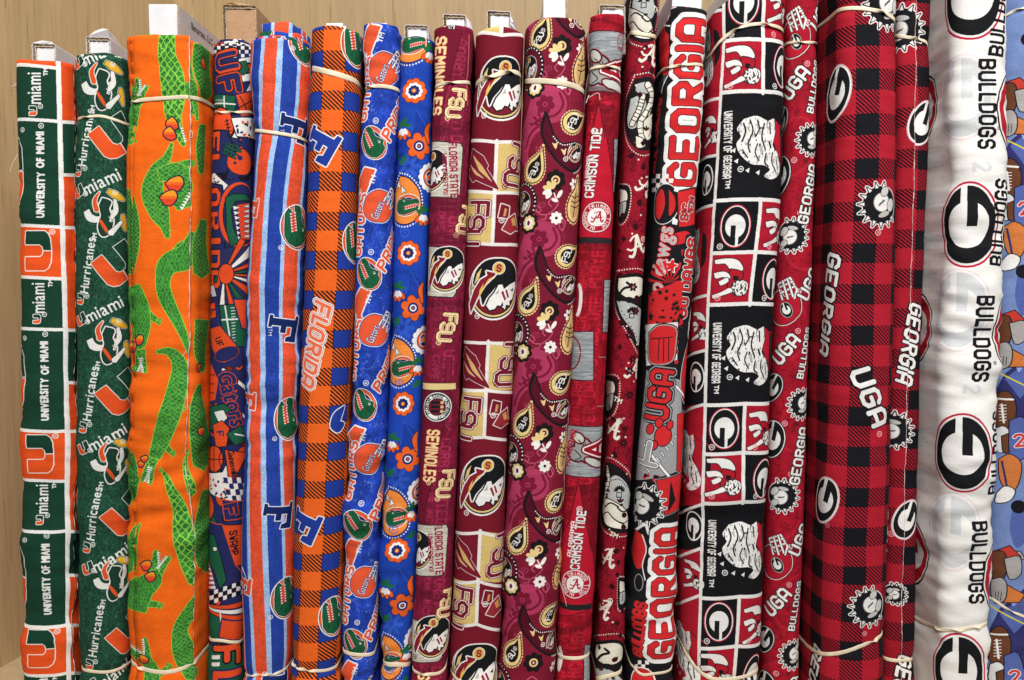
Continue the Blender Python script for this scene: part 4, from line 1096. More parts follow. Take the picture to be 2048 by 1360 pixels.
# ------------------------------------------------------------------ 8 flowers and emblems on royal blue
def pr_floral_blue(c):
    B = (30, 70, 176); c.a[:] = B
    L_ = (58, 100, 206); D_ = (24, 56, 150); O = (232, 98, 40); W8 = (236, 236, 238); GR = (30, 104, 62); NV = (24, 40, 104)
    ax = lambda y: 832 - (y - 75) * .037
    ks = [-142, 182, 506, 808, 1100, 1385]
    for y in ks:
        a = ax(y + 100)
        c.mo([taper([(10, 40, 2), (24, 80, 22), (-4, 120, 30), (-30, 160, 16), (-36, 196, 3)])], a + 0, y, 1, 0, D_, a=.8)
        c.line([(a + 8, y + 36), (a + 30, y + 84), (a + 4, y + 140), (a - 30, y + 190)], 2.4, L_, smooth=True, a=.55)
        spiral(c, a - 2, y - 42, 12, L_, 1.6); spiral(c, a - 6, y + 76, 10, L_, 1.5, 1.4, 40)
        for k in range(7):
            q = k * 2 * math.pi / 7; c.mo([ellpts(16 * math.cos(q), 16 * math.sin(q), 11, 5, math.degrees(q))], a - 8, y + 150, 1, 0, L_, a=.6)
        gr = [(-6, 70), (2, 70), (30, -54), (-24, 104), (-30, 128)]
        flower(c, a + 4, y, 25, 9, O, (28, 24, 30), O, NV, W8); c.mo([ellpts(0, 0, 2.4, 2.4)], a + 4, y, 1, 0, (250, 190, 60))
        flower(c, a + 14, y + 110, 26, 6, O, (28, 24, 30), NV, None, None, .3); c.ell(a + 14, y + 110, 11, 11, NV); c.ell(a + 14, y + 110, 7, 7, W8); c.ell(a + 14, y + 110, 4.4, 4.4, NV); c.ell(a + 14, y + 110, 2, 2, O)
        # sprigs
        for (sx_, sy_, rr) in ((36, -80, 0), (-18, 72, 20)):
            c.mo([ellpts(-2, -9, 5, 10, 30), ellpts(8, -6, 4, 9, 70), ellpts(-10, -2, 4, 8, -60)], a + sx_, y + sy_, 1, rr, GR, union=True)
            for k in (-50, -15, 20, 55): c.mo([ellpts(0, 17, 4.6, 9)], a + sx_, y + sy_, 1, k * .8, O, [(1, (30, 26, 34))])
            for k in (-40, 0, 40): c.mo([ellpts(0, 11, 4, 7)], a + sx_, y + sy_, 1, k * .8, W8)
        # teardrop badge with head emblem
        ty = y + 222; td = np.array([(-14, -52), (6, -46), (26, -24), (32, 6), (24, 32), (0, 44), (-26, 34), (-34, 8), (-30, -24)])
        o = c.tf([curve(np.vstack([td, td[:1]]), 5)], a - 14, ty, 1, 0)[0]
        c.draw([o], (238, 140, 62), [(2.2, (20, 24, 50))]); o2 = c.tf([curve(np.vstack([td, td[:1]]) * 1.13, 5)], a - 14, ty, 1, 0)[0]; dots(c, o2, 1.9, W8, 6.2)
        gator_head(c, a - 12, ty + 6, 52, -14, flip=True, ring=(226, 96, 50))
        for q in ((-22, -40, 10), (-10, -30, -20)): c.mo([[(-5, 8), (0, -6), (5, 8), (0, 4)]], a - 14 + q[0] * .6, ty + q[1] + 4, 1.2, q[2], W8, [(.8, (40, 30, 20))])
        for q in ((-20, 138, 40), (-30, 128, -30), (22, 262, 60)): c.mo([curve([(0, -13), (6, -4), (5, 6), (0, 12), (-5, 5), (-6, -5), (0, -13)], 4)], a + q[0], y + q[1], 1, q[2], GR)
        # scalloped medallion at the right edge
        ps = [ellpts(24 * math.cos(k), 24 * math.sin(k), 6.5, 6.5, 0, 12) for k in np.linspace(0, 2 * math.pi, 15)[:-1]] + [ellpts(0, 0, 25, 25)]
        c.mo(ps, a + 36, y + 174, 1, 0, W8, [(1.2, (24, 34, 80))], union=True); c.ell(a + 36, y + 174, 18, 18, O, 0, [(1.5, NV)]); c.ell(a + 36, y + 174, 14, 14, W8); c.ell(a + 36, y + 174, 12.5, 12.5, NV); c.mo([SLAB_F], a + 36, y + 174, 20, 60, O, [(1.2, W8)])
        c.mo([taper([(40, 70, 2), (34, 86, 6), (38, 110, 3)])], a, y - 10, 1, 0, O, [(1.4, (28, 24, 30))])
GN = (116, 22, 44); GOLD = (212, 178, 108)
def profile_badge(c, x, y, s, rot=0, ring=True, bg=(122, 24, 46), cl=False, sx=.92):
    """round badge: black hair, white profile, gold feather (unit = radius)"""
    kw = dict(cl=cl, sx=sx)
    if ring:
        c.mo([ellpts(0, 0, 1.12, 1.14)], x, y, s, rot, WH, **kw); c.mo([ellpts(0, 0, 1.05, 1.07)], x, y, s, rot, BLK, **kw)
        c.mo([ellpts(0, 0, 1.0, 1.02)], x, y, s, rot, (226, 196, 130), **kw); c.mo([ellpts(0, 0, .93, .95)], x, y, s, rot, BLK, **kw)
    c.mo([ellpts(0, 0, .89, .91)], x, y, s, rot, bg, **kw)
    hair = [(-.95, -.15), (-.85, -.6), (-.5, -.98), (0, -1.1), (.5, -1.05), (.95, -.7), (1.02, -.2), (.8, -.05), (.62, -.2), (.3, -.02), (.1, -.15), (-.1, .1), (-.3, .35), (-.42, .62), (-.55, .3), (-.7, .1)]
    c.mo([curve(hair + hair[:1], 3)], x, y, s, rot, BLK, [(.05 * s, WH)] if ring else (), **kw)
    c.mo([(-.88, -.1), (-.8, -.5), (-.62, -.72), (-.7, -.3)], x, y, s, rot, (226, 196, 130), **kw)
    face = [(-.28, .62), (-.18, .35), (.0, .12), (.12, -.16), (.28, -.18), (.36, -.02), (.62, -.22), (.92, -.34), (.98, -.1), (.86, .12), (.8, .32), (.66, .40), (.70, .56), (.52, .54), (.50, .72), (.34, .60), (.16, .58), (.08, .72), (-.12, .78)]
    c.mo([face], x, y, s, rot, WH, [(.05 * s, BLK)], **kw)
    c.mo([(.26, .10), (.34, .04), (.50, .34), (.44, .40)], x, y, s, rot, (140, 30, 44), **kw); c.mo([(.42, .02), (.49, -.02), (.62, .24), (.56, .30)], x, y, s, rot, (140, 30, 44), **kw)
    c.mo([(.66, .0), (.84, -.1), (.80, .04)], x, y, s, rot, BLK, **kw); c.mo([(.02, .2), (.14, -.02), (.18, .16)], x, y, s, rot, (180, 176, 172), **kw)
    c.mo([(.3, .6), (.36, .44), (.42, .6)], x, y, s, rot, BLK, **kw)
    f = [(.02, -.62), (-.10, -.45), (-.42, -.12), (-.62, .25), (-.92, .95), (-1.02, .62), (-.86, .1), (-.62, -.3), (-.36, -.46), (-.42, -.62), (-.14, -.58)]
    c.mo([f], x, y, s, rot, (134, 28, 46), [(.055 * s, WH)], **kw)
    c.mo([(-.06, -.48), (-.38, -.14), (-.52, .2), (-.62, .36), (-.62, .1), (-.48, -.2), (-.5, .0), (-.3, -.34)], x, y, s, rot, (226, 186, 96), **kw)
    c.mo([ellpts(.07, -.76, .23, .21)], x, y, s, rot, (226, 186, 96), [(.03 * s, WH)], **kw); c.mo([ellpts(.07, -.76, .16, .15)], x, y, s, rot, (206, 150, 80), **kw)
    p, un, w = text_polys('S', 'block', 1.5); c.mo([q * .28 + np.array([.07, -.76]) for q in p], x, y, s, rot, (134, 28, 46), union=True, **kw)
def fsu(c, x, y, h, rot, col, out, L=None, cl=False, wt=1.25, step=True):
    """three interlocked capitals, each a step lower than the one before"""
    for ch, dx, dy in (('F', -.62, -.16), ('S', 0, 0), ('U', .62, .16)):
        p, un, w = text_polys(ch, 'block', wt)
        c.mo([q * np.array([.95, 1.0]) + np.array([dx, dy]) for q in p], x, y, h, rot, None, out, union=True, cl=cl)
    for ch, dx, dy in (('F', -.62, -.16), ('S', 0, 0), ('U', .62, .16)):
        p, un, w = text_polys(ch, 'block', wt)
        c.mo([q * np.array([.95, 1.0]) + np.array([dx, dy]) for q in p], x, y, h, rot, col, (), union=True, cl=cl)
def ghost_words(c, words, x, y0, y1, h, col, a=.35, rot=90):
    y = y0; i = 0
    while y < y1:
        w = words[i % len(words)]; L = len(w) * h * .62
        c.txt(w, x + (i % 3 - 1) * 2, y + L / 2, h, rot, col, (), 'block', L=L, wt=1.2, a=a); y += L + h * .6; i += 1
def arc_text(c, t, x, y, r, h, a0, a1, col, inward=False, cl=False, sx=1.0):
    n = len(t)
    for i, ch in enumerate(t):
        if ch == ' ': continue
        a = a0 + (a1 - a0) * i / max(1, n - 1)
        p, un, w = text_polys(ch, 'block', 1.4)
        rot = a + 90 if not inward else a - 90
        o = c.tf([np.array([(r * math.cos(math.radians(a)), r * math.sin(math.radians(a)))])], x, y, 1, 0, cl, sx)[0][0]
        c.draw(c.tf(p, o[0], o[1], h, rot, True), col, (), un)
# ------------------------------------------------------------------ 9 garnet pennants
def pr_pennant_garnet(c):
    c.a[:] = (122, 24, 52)
    ax = lambda y: 906 - (y - 60) * .0385
    for k, w in enumerate((('CAMPBELL', 'TALLY'), ('LOUIS', 'INCO', 'CAMPE'), ('CORBY', 'UNITED', 'DOAK'), ('BOWDEN', 'FIELD'))):
        ghost_words(c, w, 0, 0, 1, 1, WH) if False else None
        y = 30
        pts = [(ax(yy) - 40 + 26 * k, yy) for yy in (30, 1420)]
        yy = 20 + 30 * k; i = 0
        while yy < 1420:
            t = w[i % len(w)]; h = (20, 16, 24, 17)[k]; L = len(t) * h * .62
            c.txt(t, ax(yy + L / 2) - 34 + 25 * k, yy + L / 2, h, 92, (176, 58, 92), (), 'block', L=L, wt=1.3, a=.55); yy += L + 14; i += 1
    c.mottle(26, 14, 91, .16); c.mottle(6, 5, 92, .10)
    CR = (240, 214, 160); PV = (112, 18, 44)
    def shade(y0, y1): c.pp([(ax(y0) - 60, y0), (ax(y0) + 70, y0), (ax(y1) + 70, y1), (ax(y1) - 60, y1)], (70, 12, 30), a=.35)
    def pennant(y0, y1, dx=0):
        a, b = ax(y0), ax(y1)
        c.pp([(a - 52 + dx, y0), (a + 18 + dx, y0 + 2), (b - 26 + dx, y1), (b - 42 + dx, y0 + (y1 - y0) * .72), (a - 56 + dx, y0 + 30)], PV, [(1.2, (48, 8, 22))])
    def seal(x, y, r, flip=0):
        c.ell(x, y, r, r, WH, 0, [(1.4, BLK)]); c.ell(x, y, r * .93, r * .93, BLK); c.ell(x, y, r * .86, r * .86, WH)
        arc_text(c, 'FLORIDA STATE UNIVERSITY', x, y, r * .74, r * .24, -215, 80, BLK); c.ell(x, y, r * .6, r * .6, BLK); c.ell(x, y, r * .55, r * .55, (110, 26, 44))
        for q in (-.3, 0, .3): c.mo([[(q - .1, .4), (q + .1, .4), (q + .07, -.25), (q - .07, -.25)]], x, y, r, 90, BLK); c.mo([ellpts(q, -.33, .11, .12)], x, y, r, 90, (214, 182, 130))
    def plate(y0, y1, kind):
        a, b = ax(y0), ax(y1)
        rm = c.pp([(a - 46, y0), (a + 24, y0 + 4), (a + 28, y0 + 12), (b + 26, y1 - 8), (b + 20, y1), (b - 52, y1 - 4)], (206, 202, 188), [(2.5, (60, 40, 40))])
        if rm:
            r0, c0, m = rm; n = vnoise(m.shape[0], m.shape[1], 1.3, 30, int(y0) + 2); c.paint((r0, c0, m & (n > .62)), (166, 160, 146), .8)
        m = (y0 + y1) / 2
        if kind == 0:
            profile_badge(c, ax(m) - 32, m + 2, 37, 0); 
            c.txt('FLORIDA STATE', ax(m) + 12, m, 17, 86, (150, 30, 60), (), 'block', L=108, wt=1.7); c.txt('UNIVERSITY', ax(m) - 5, m + 5, 10, 86, (150, 30, 60), (), 'block', L=74, wt=1.5); c.reg(ax(m) - 4, y1 - 10, 5, (150, 30, 60), 90)
        else:
            profile_badge(c, ax(m) + 4, m - 4, 41, 0); c.reg(ax(m) - 30, m + 34, 5.5, (40, 40, 40), 90)
    seal(880, 52, 30)
    pennant(60, 268, 0); c.txt('SEMINOLES', 876, 152, 27, 93, CR, [(1.5, (160, 50, 40)), (.7, (190, 90, 60))], 'block', L=150, wt=1.9); c.reg(875, 198, 5, CR, 90)
    def F(x, y): fsu(c, x, y, 29, 93, (122, 24, 52), [(3.6, (60, 8, 24)), (2.2, CR)], wt=1.0); fsu(c, x, y, 29, 93, CR, (), wt=.7); c.reg(x - 18, y + 30, 5.5, CR, 90)
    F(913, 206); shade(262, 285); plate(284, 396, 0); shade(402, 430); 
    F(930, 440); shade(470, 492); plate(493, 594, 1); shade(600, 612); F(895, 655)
    c.pp([(893, 716), (903, 716), (902, 768), (891, 768)], (126, 26, 52), [(1.5, (70, 12, 30))])
    c.pp([(846, 764), (912, 766), (912, 778), (845, 777)], (226, 200, 140), [(1.5, (70, 40, 24))])
    pennant(780, 1026, 6); seal(874, 814, 30); c.txt('SEMINOLES', 862, 912, 27, 93, CR, [(1.5, (160, 50, 40)), (.7, (190, 90, 60))], 'block', L=108, wt=1.9); c.reg(857, 966, 5, CR, 90)
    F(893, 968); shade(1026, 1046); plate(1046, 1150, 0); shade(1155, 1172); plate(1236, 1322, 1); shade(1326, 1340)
    F(894, 1206); c.line([(938, 70), (935, 210)], 2, (200, 120, 110)); c.txt('SEMINOLES', 842, 1400, 27, 93, CR, [(1.5, (160, 50, 40))], 'block', L=108, wt=1.9)
# ------------------------------------------------------------------ 10 garnet and gold blocks
def pr_block_garnet(c):
    G = (118, 22, 40); c.a[:] = G
    gl = (214, 186, 116); W_ = (232, 228, 224)
    lx = lambda y: 949 - (y - 60) * .0425
    wid = lambda y: 100
    def row(y0, y1, cells):
        """cells: left to right (x0, x1, colour)"""
        for (f0, f1, col) in cells:
            c.pp([(lx(y0) + f0, y0), (lx(y0) + f1, y0 + 2), (lx(y1) + f1, y1 + 2), (lx(y1) + f0, y1)], col)
        return
    bands = [(66, None), (282, 383), (383, 486), (683, 778), (778, 872), (1062, 1160), (1160, 1246)]
    row(20, 68, [(-80, 55, gl)])
    for i, (y0, y1) in enumerate(bands[1:]):
        if i % 2 == 0: row(y0, y1, [(56, 240, gl)])
        else: row(y0, y1, [(-120, 51, gl)])
    hs = [68, 282, 383, 486, 683, 778, 872, 1062, 1160, 1246]
    for y in hs: c.line([(lx(y) - 120, y), (lx(y), y), (lx(y) + 55, y + 3), (lx(y) + 110, y + 5), (lx(y) + 220, y + 8)], 6.5, W_)
    for (a, b) in ((20, 68), (282, 486), (683, 872), (1062, 1246)): c.line([(lx(y) + 54, y) for y in np.linspace(a, b, 8)], 7, W_)
    for (x, y, s) in ((1004, 177, 55), (990, 578, 55), (968, 972, 55), (950, 1348, 56)):
        profile_badge(c, x, y, s, 4, True, (122, 24, 42)); c.reg(x - 36, y + 54, 6, W_, 100)
    def arrow(x, y, s, r_=0):
        sh = [(-.30, -.5), (.05, -.28), (.18, -.05), (.14, .02), (.26, .2), (.46, .52), (.08, .36), (-.12, .26), (-.2, .32), (-.42, .1), (-.36, 0), (-.46, -.1)]
        c.mo([sh], x, y, s, r_, (124, 24, 44), [(3, W_), (1.8, G)])
        for q in ([(-.26, -.36), (.02, -.08), (.3, .34), (-.02, .06)], [(-.38, -.14), (-.18, .02), (.1, .26), (-.14, .14)]): c.mo([q], x, y, s, r_, (214, 176, 100), [(.7, W_)])
    def spear(x, y, s):
        c.mo([[(-.16, -.5), (.1, -.36), (-.02, .0), (-.34, -.1)]], x, y, s, -14, G, [(2.2, W_)]); c.mo([[(-.08, -.34), (.0, -.3), (-.1, -.08), (-.18, -.1)]], x, y, s, -14, (204, 150, 90))
        c.mo([[(-.02, .0), (.3, -.1), (.36, .3), (.5, .5), (.2, .44), (-.05, .5), (-.3, .3), (-.2, .2)]], x, y, s, -14, (150, 44, 52), [(2.2, W_)])
        c.mo([[(.08, .05), (.24, .0), (.3, .3), (.1, .26)]], x, y, s, -14, (204, 150, 90)); c.reg(x - 14, y + 4, 6, W_, 100)
    for (y0, y1) in ((282, 383), (683, 778), (1062, 1160)):
        m = (y0 + y1) / 2; arrow(lx(m) + 24, m + 4, 78)
        fsu(c, lx(m) + 96, m - 2, 46, 93, G, [(3.4, G), (2.2, W_)], wt=1.1); fsu(c, lx(m) + 96, m - 2, 46, 93, G, (), wt=1.0); c.reg(lx(m) + 72, y1 - 10, 6, G, 100)
    for (y0, y1) in ((383, 486), (778, 872), (1160, 1246)):
        m = (y0 + y1) / 2; fsu(c, lx(m) + 16, m + 12, 46, 93, G, [(3.4, G), (2.2, W_)], wt=1.1); fsu(c, lx(m) + 16, m + 12, 46, 93, G, (), wt=1.0); spear(lx(m) + 84, m + 2, 62)
# ------------------------------------------------------------------ 11 garnet paisley
def pr_paisley(c):
    G = (124, 24, 48); c.a[:] = G
    PK = (172, 56, 92); PD = (120, 22, 50); CR = (232, 204, 140); K = (28, 20, 24); W_ = (240, 238, 230)
    ax = lambda y: 1110 - (y - 40) * .046
    def drop(x, y, s, rot, col, rim, mark=True, sc=True, sx=1.0):
        td = np.array([(0, -1.0), (.28, -.5), (.48, -.05), (.44, .38), (.1, .62), (-.3, .5), (-.46, .12), (-.34, -.28), (-.1, -.6)]); td = np.vstack([td, td[:1]])
        o = c.tf([curve(td, 5)], x, y, s, rot, sx=sx)[0]
        if sc: dots(c, o + (o - o.mean(0)) * .08, s * .07, rim, s * .14)
        c.draw([o], rim, [(s * .05, K)]); c.draw([o.mean(0) + (o - o.mean(0)) * .72 + np.array([0, s * .03])], col)
    per = [-94, 171, 171 + 251, 171 + 251 + 241, 171 + 251 + 241 + 237, 171 + 251 + 241 + 237 + 226, 1352]
    per = [-92, 171, 442, 700, 938, 1168, 1392]
    for i in range(len(per) - 1):
        y0 = per[i]; k = (per[i + 1] - y0) / 258.0
        X = lambda dx, dy: (ax(y0 + dy * k) + (dx - 12 if dx > -20 else dx + 3), y0 + dy * k)
        # big pink paisley
        o = c.P([X(*q) for q in curve([(-60, 92), (-48, 50), (-40, 22), (-10, 2), (24, 6), (42, 34), (30, 64), (-4, 74), (-34, 92), (-46, 128), (-40, 160), (-58, 140), (-60, 92)], 5)])
        c.draw([o], PK, [(3, G), (2, PK)]); dots(c, o + (o - o.mean(0)) * .1, 1.2, PK, 5)
        c.draw(seg_polys(c.P([X(*q) for q in curve([(28, 14), (36, 36), (22, 56), (-8, 64), (-40, 90), (-50, 120)], 6)]), 5), PD, union=True)
        flower(c, *X(0, 36), 19, 6, PD, None, PK, None, None, .2, pr=.36); c.ell(*X(0, 36), 5, 5, PK); c.ell(*X(0, 36), 3, 3, PD)
        for q in ((-34, 62, 40), (-26, 56, 60), (-40, 74, 20), (-22, 70, 70)): c.mo([ellpts(0, 0, 6, 2.6)], *X(q[0], q[1]), 1, q[2], PD)
        # cream flower on black
        flower(c, *X(-38, 4), 22, 8, K, None, CR, None, None, .2, pr=.34); flower(c, *X(-38, 4), 15, 8, CR, None, (90, 20, 40), None, W_, .1, pr=.36); c.ell(*X(-38, 4), 3.4, 5, (110, 22, 48))
        flower(c, *X(33, -6), 13, 8, W_, None, K, pr=.30); c.ell(*X(33, -6), 2.2, 2.2, K)
        # gold drop with letters, dark comma with badge
        drop(*X(60, 68), 42, 62, K, CR); fsu(c, *X(58, 68), 16, -78, W_, (), wt=1.2)
        cm = c.P([X(*q) for q in curve([(4, 56), (-2, 84), (8, 112), (34, 144), (62, 160), (78, 140), (74, 116), (60, 110), (38, 112), (20, 96), (10, 72), (4, 56)], 5)])
        dots(c, cm + (cm - cm.mean(0)) * .07, 3.6, K, 6.0); c.draw([cm], (84, 12, 34), [(3.5, K)]); dots(c, cm[20:46] + (cm[20:46] - cm.mean(0)) * .13, 1.5, W_, 5)
        for q in ((24, 112), (42, 124)): c.mo([[(-5, -4), (0, -1), (5, -4), (2, 5), (0, 8), (-2, 5)]], *X(*q), 1.2, -10, CR)
        c.reg(*X(46, 140), 5, W_, -60); profile_badge(c, *X(64, 128), 17, 10)
        # left gold drop
        drop(*X(-32, 158), 44, 22, K, CR); fsu(c, *X(-34, 166), 13, -70, W_, (), wt=1.2); c.reg(*X(-26, 150), 4.5, W_, -60)
        # black flower, little white ones
        flower(c, *X(28, 180), 21, 7, K, None, CR, None, None, .25, pr=.36); c.ell(*X(28, 180), 9, 9, CR); c.ell(*X(28, 180), 5.4, 5.4, (110, 22, 44)); c.ell(*X(28, 180), 2, 2, W_)
        flower(c, *X(66, 188), 12, 6, W_, None, K, pr=.28)
        # line vines
        for q in ([(14, 246), (28, 236), (36, 222), (26, 212), (16, 222), (22, 230)], [(14, 246), (-2, 244), (-14, 230)], [(14, 246), (6, 262), (-6, 268)], [(40, 246), (52, 262), (46, 276)]):
            c.line([X(*p) for p in q], 2.3, (190, 84, 116), smooth=True)
        for q in ((-8, 234, 30), (0, 262, -40), (44, 266, 70), (-16, 252, 80)): c.draw(seg_polys(c.tf([ellpts(0, 0, 10, 5)], *X(q[0], q[1]), 1, q[2])[0], 2.1), (190, 84, 116), union=True)
        c.line([X(14, 246), X(40, 240)], 2, (170, 62, 96)); spiral(c, *X(-6, 120), 9, (160, 52, 88), 1.7); spiral(c, *X(4, -34), 8, (160, 52, 88), 1.7)
        # beaded oval badge at the left, cream flower sprig, tall drop at the right
        b = c.P([X(-52, 226)])[0]; c.draw([ellpts(*b, 31, 37, 10)], (100, 16, 40), [(2, K)]); dots(c, ellpts(b[0], b[1], 35, 41, 10, 60), 3.6, K, 6); dots(c, ellpts(b[0], b[1], 34, 40, 10, 60), 1.8, W_, 8); profile_badge(c, *b, 22, 0, cl=True)
        for a_, col in ((-160, CR), (-120, CR), (-80, CR), (-200, W_), (-235, W_)): c.mo([ellpts(11, 0, 9, 5)], *X(22, -62 + 258 * 0), 1, a_, col)
        c.ell(*X(24, -60), 3.5, 3.5, K); c.line([X(26, -56), X(34, -40)], 2.5, W_); c.mo([ellpts(0, 0, 9, 4)], *X(38, -54), 1, -60, W_); c.mo([ellpts(0, 0, 7, 3.4)], *X(28, -42), 1, 20, W_)
        drop(*X(68, -32), 54, 6, (206, 170, 110), (240, 196, 140), sc=True, sx=.7); c.line([X(66, -6), X(70, -56)], 2, K)
        for q in (-46, -36, -26): c.line([X(62, q - 4), X(68, q), X(76, q - 6)], 2, K)
# ------------------------------------------------------------------ 12 crimson pennants
def crest_a(c, x, y, s, rot, col, out, wt=1.0, cl=False):
    """cursive capital A"""
    for q, w in ((curve([(-.45, .42), (-.30, .48), (-.1, .2), (.12, -.35), (.2, -.52)], 5), .13), (curve([(.2, -.52), (.22, -.1), (.3, .36), (.46, .44), (.52, .3)], 5), .15), (curve([(-.46, .02), (-.28, .14), (.05, .06), (.42, .02)], 5), .09), (curve([(-.2, -.36), (-.02, -.5), (.2, -.52)], 4), .09)):
        o = c.tf([q], x, y, s, rot, cl)[0]; c.draw(seg_polys(o, w * s * wt), None, out, union=True)
    for q, w in ((curve([(-.45, .42), (-.30, .48), (-.1, .2), (.12, -.35), (.2, -.52)], 5), .13), (curve([(.2, -.52), (.22, -.1), (.3, .36), (.46, .44), (.52, .3)], 5), .15), (curve([(-.46, .02), (-.28, .14), (.05, .06), (.42, .02)], 5), .09), (curve([(-.2, -.36), (-.02, -.5), (.2, -.52)], 4), .09)):
        o = c.tf([q], x, y, s, rot, cl)[0]; c.draw(seg_polys(o, w * s * wt), col, (), union=True)
def pr_pennant_crimson(c):
    R = (146, 16, 34); c.a[:] = R
    ax = lambda y: 1219 - (y - 30) * .0535
    for k, w in enumerate((('PALMER', 'ALABAMA'), ('DAVIS', 'PLAYER', 'MCCLURE'), ('BRYANT', 'DYE', 'RED EL'))):
        yy = 20 + 40 * k; i = 0
        while yy < 1420:
            t = w[i % len(w)]; h = (22, 26, 20)[k]; L = len(t) * h * .6
            c.txt(t, ax(yy) - 24 + 26 * k, yy + L / 2, h, -88, (206, 44, 66), (), 'block', L=L, wt=1.3, a=.5); yy += L + 16; i += 1
    c.mottle(24, 12, 121, .16); c.mottle(5, 4, 122, .12)
    W_ = (234, 230, 228); GY = (150, 154, 158)
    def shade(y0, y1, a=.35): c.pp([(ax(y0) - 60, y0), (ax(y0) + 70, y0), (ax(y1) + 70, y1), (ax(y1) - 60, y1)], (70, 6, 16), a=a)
    def plate(p, seed):
        rm = c.pp(p, GY, [(2, (60, 10, 20))])
        if rm:
            r0, c0, m = rm; n = vnoise(m.shape[0], m.shape[1], 1.2, 34, seed); c.paint((r0, c0, m & (n > .6)), (112, 118, 124), .8); n = vnoise(m.shape[0], m.shape[1], 2, 50, seed + 1); c.paint((r0, c0, m & (n > .74)), (186, 190, 192), .8)
    def beast_a(x, y, s):
        """grey rounded shapes behind a block letter"""
        c.mo([ellpts(-.1, .0, .40, .24, 60), ellpts(-.34, .12, .24, .2, 20)], x, y, s, 0, (150, 152, 150), [(4, R), (2.4, BLK)], union=True)
        c.mo([ellpts(-.3, -.36, .18, .12, 40), ellpts(.2, .38, .3, .1, 24)], x, y, s, 0, (196, 196, 190), [(3.6, R), (2, BLK)], union=True)
        for q in ([(-.4, .0), (-.2, .2), (-.36, .3)], [(-.1, -.2), (.0, .1)], [(-.3, -.3), (-.1, -.1)]): c.draw(seg_polys(c.tf([curve(q, 4)], x, y, s, 0)[0], 2), BLK, union=True)
        c.txt('A', *c.tf([np.array([(.2, -.05)])], x, y, s, 0)[0][0], .66 * s, -90, R, [(6, BLK), (5, (150, 20, 40)), (3.2, W_)], bold=1.4, L=.6 * s, cl=True)
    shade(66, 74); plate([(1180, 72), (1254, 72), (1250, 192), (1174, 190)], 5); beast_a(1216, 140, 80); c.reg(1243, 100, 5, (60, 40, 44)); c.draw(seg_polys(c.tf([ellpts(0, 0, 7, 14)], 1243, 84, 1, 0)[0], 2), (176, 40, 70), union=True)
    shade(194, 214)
    def pennant(y0, y1):
        a, b = ax(y0), ax(y1)
        c.pp([(a - 8, y0), (b + 38, y1), (b - 46, y1), (a - 26, y0 + 80)], (184, 22, 46), [(1.4, (60, 6, 16))])
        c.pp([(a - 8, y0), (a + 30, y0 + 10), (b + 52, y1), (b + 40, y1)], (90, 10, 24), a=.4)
    pennant(208, 478); c.txt('CRIMSON TIDE', 1190, 326, 20, -86, W_, [(.8, (90, 10, 24))], 'block', L=138, wt=1.7); c.reg(1192, 262, 6, W_); c.txt('ALABAMA', 1178, 342, 9, -86, W_, (), 'block', L=60, wt=1.5)
    def seal(x, y, r):
        c.ell(x, y, r, r * 1.05, W_, 0, [(1.6, (130, 16, 34))]); c.ell(x, y, r * .93, r * .98, (180, 22, 46)); arc_text(c, 'ALABAMA CRIMSON TIDE', x, y, r * .78, r * .25, -260, 60, W_)
        c.ell(x, y, r * .60, r * .63, W_); crest_a(c, x, y, r * .72, 0, (170, 24, 46), ())
    seal(1196, 434, 29)
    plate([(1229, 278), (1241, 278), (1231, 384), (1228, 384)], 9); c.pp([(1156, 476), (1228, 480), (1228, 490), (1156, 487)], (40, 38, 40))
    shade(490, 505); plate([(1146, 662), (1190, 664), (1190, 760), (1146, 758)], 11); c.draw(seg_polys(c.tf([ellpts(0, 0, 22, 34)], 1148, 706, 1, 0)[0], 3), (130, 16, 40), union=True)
    c.draw(seg_polys(c.P([(1202, 714), (1214, 714), (1210, 812), (1198, 812)]), 2.4), (150, 120, 124), union=True)
    c.draw([c.tf([ellpts(0, 0, 9, 34)], 1161, 600, 1, 0)[0]], W_); c.draw([c.tf([ellpts(-4, 0, 7, 29)], 1160, 600, 1, 0)[0]], R)
    plate([(1212, 560), (1224, 560), (1219, 664), (1208, 664)], 14); shade(844, 852)
    plate([(1140, 850), (1208, 851), (1204, 950), (1136, 948)], 17); beast_a(1180, 900, 70); c.txt('ALABAMA', 1144, 896, 14, -80, (176, 30, 56), (), 'block', L=80, wt=1.7)
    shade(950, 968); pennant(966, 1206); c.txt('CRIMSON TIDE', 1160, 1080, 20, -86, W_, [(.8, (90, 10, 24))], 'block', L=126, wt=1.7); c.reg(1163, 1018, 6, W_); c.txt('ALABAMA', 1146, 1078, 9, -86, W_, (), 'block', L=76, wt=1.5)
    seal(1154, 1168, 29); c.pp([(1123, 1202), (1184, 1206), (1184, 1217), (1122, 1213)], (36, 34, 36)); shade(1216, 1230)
    c.draw([c.tf([ellpts(0, 0, 8, 28)], 1122, 1318, 1, 0)[0]], W_); plate([(1170, 1290), (1186, 1290), (1184, 1420), (1166, 1420)], 21)
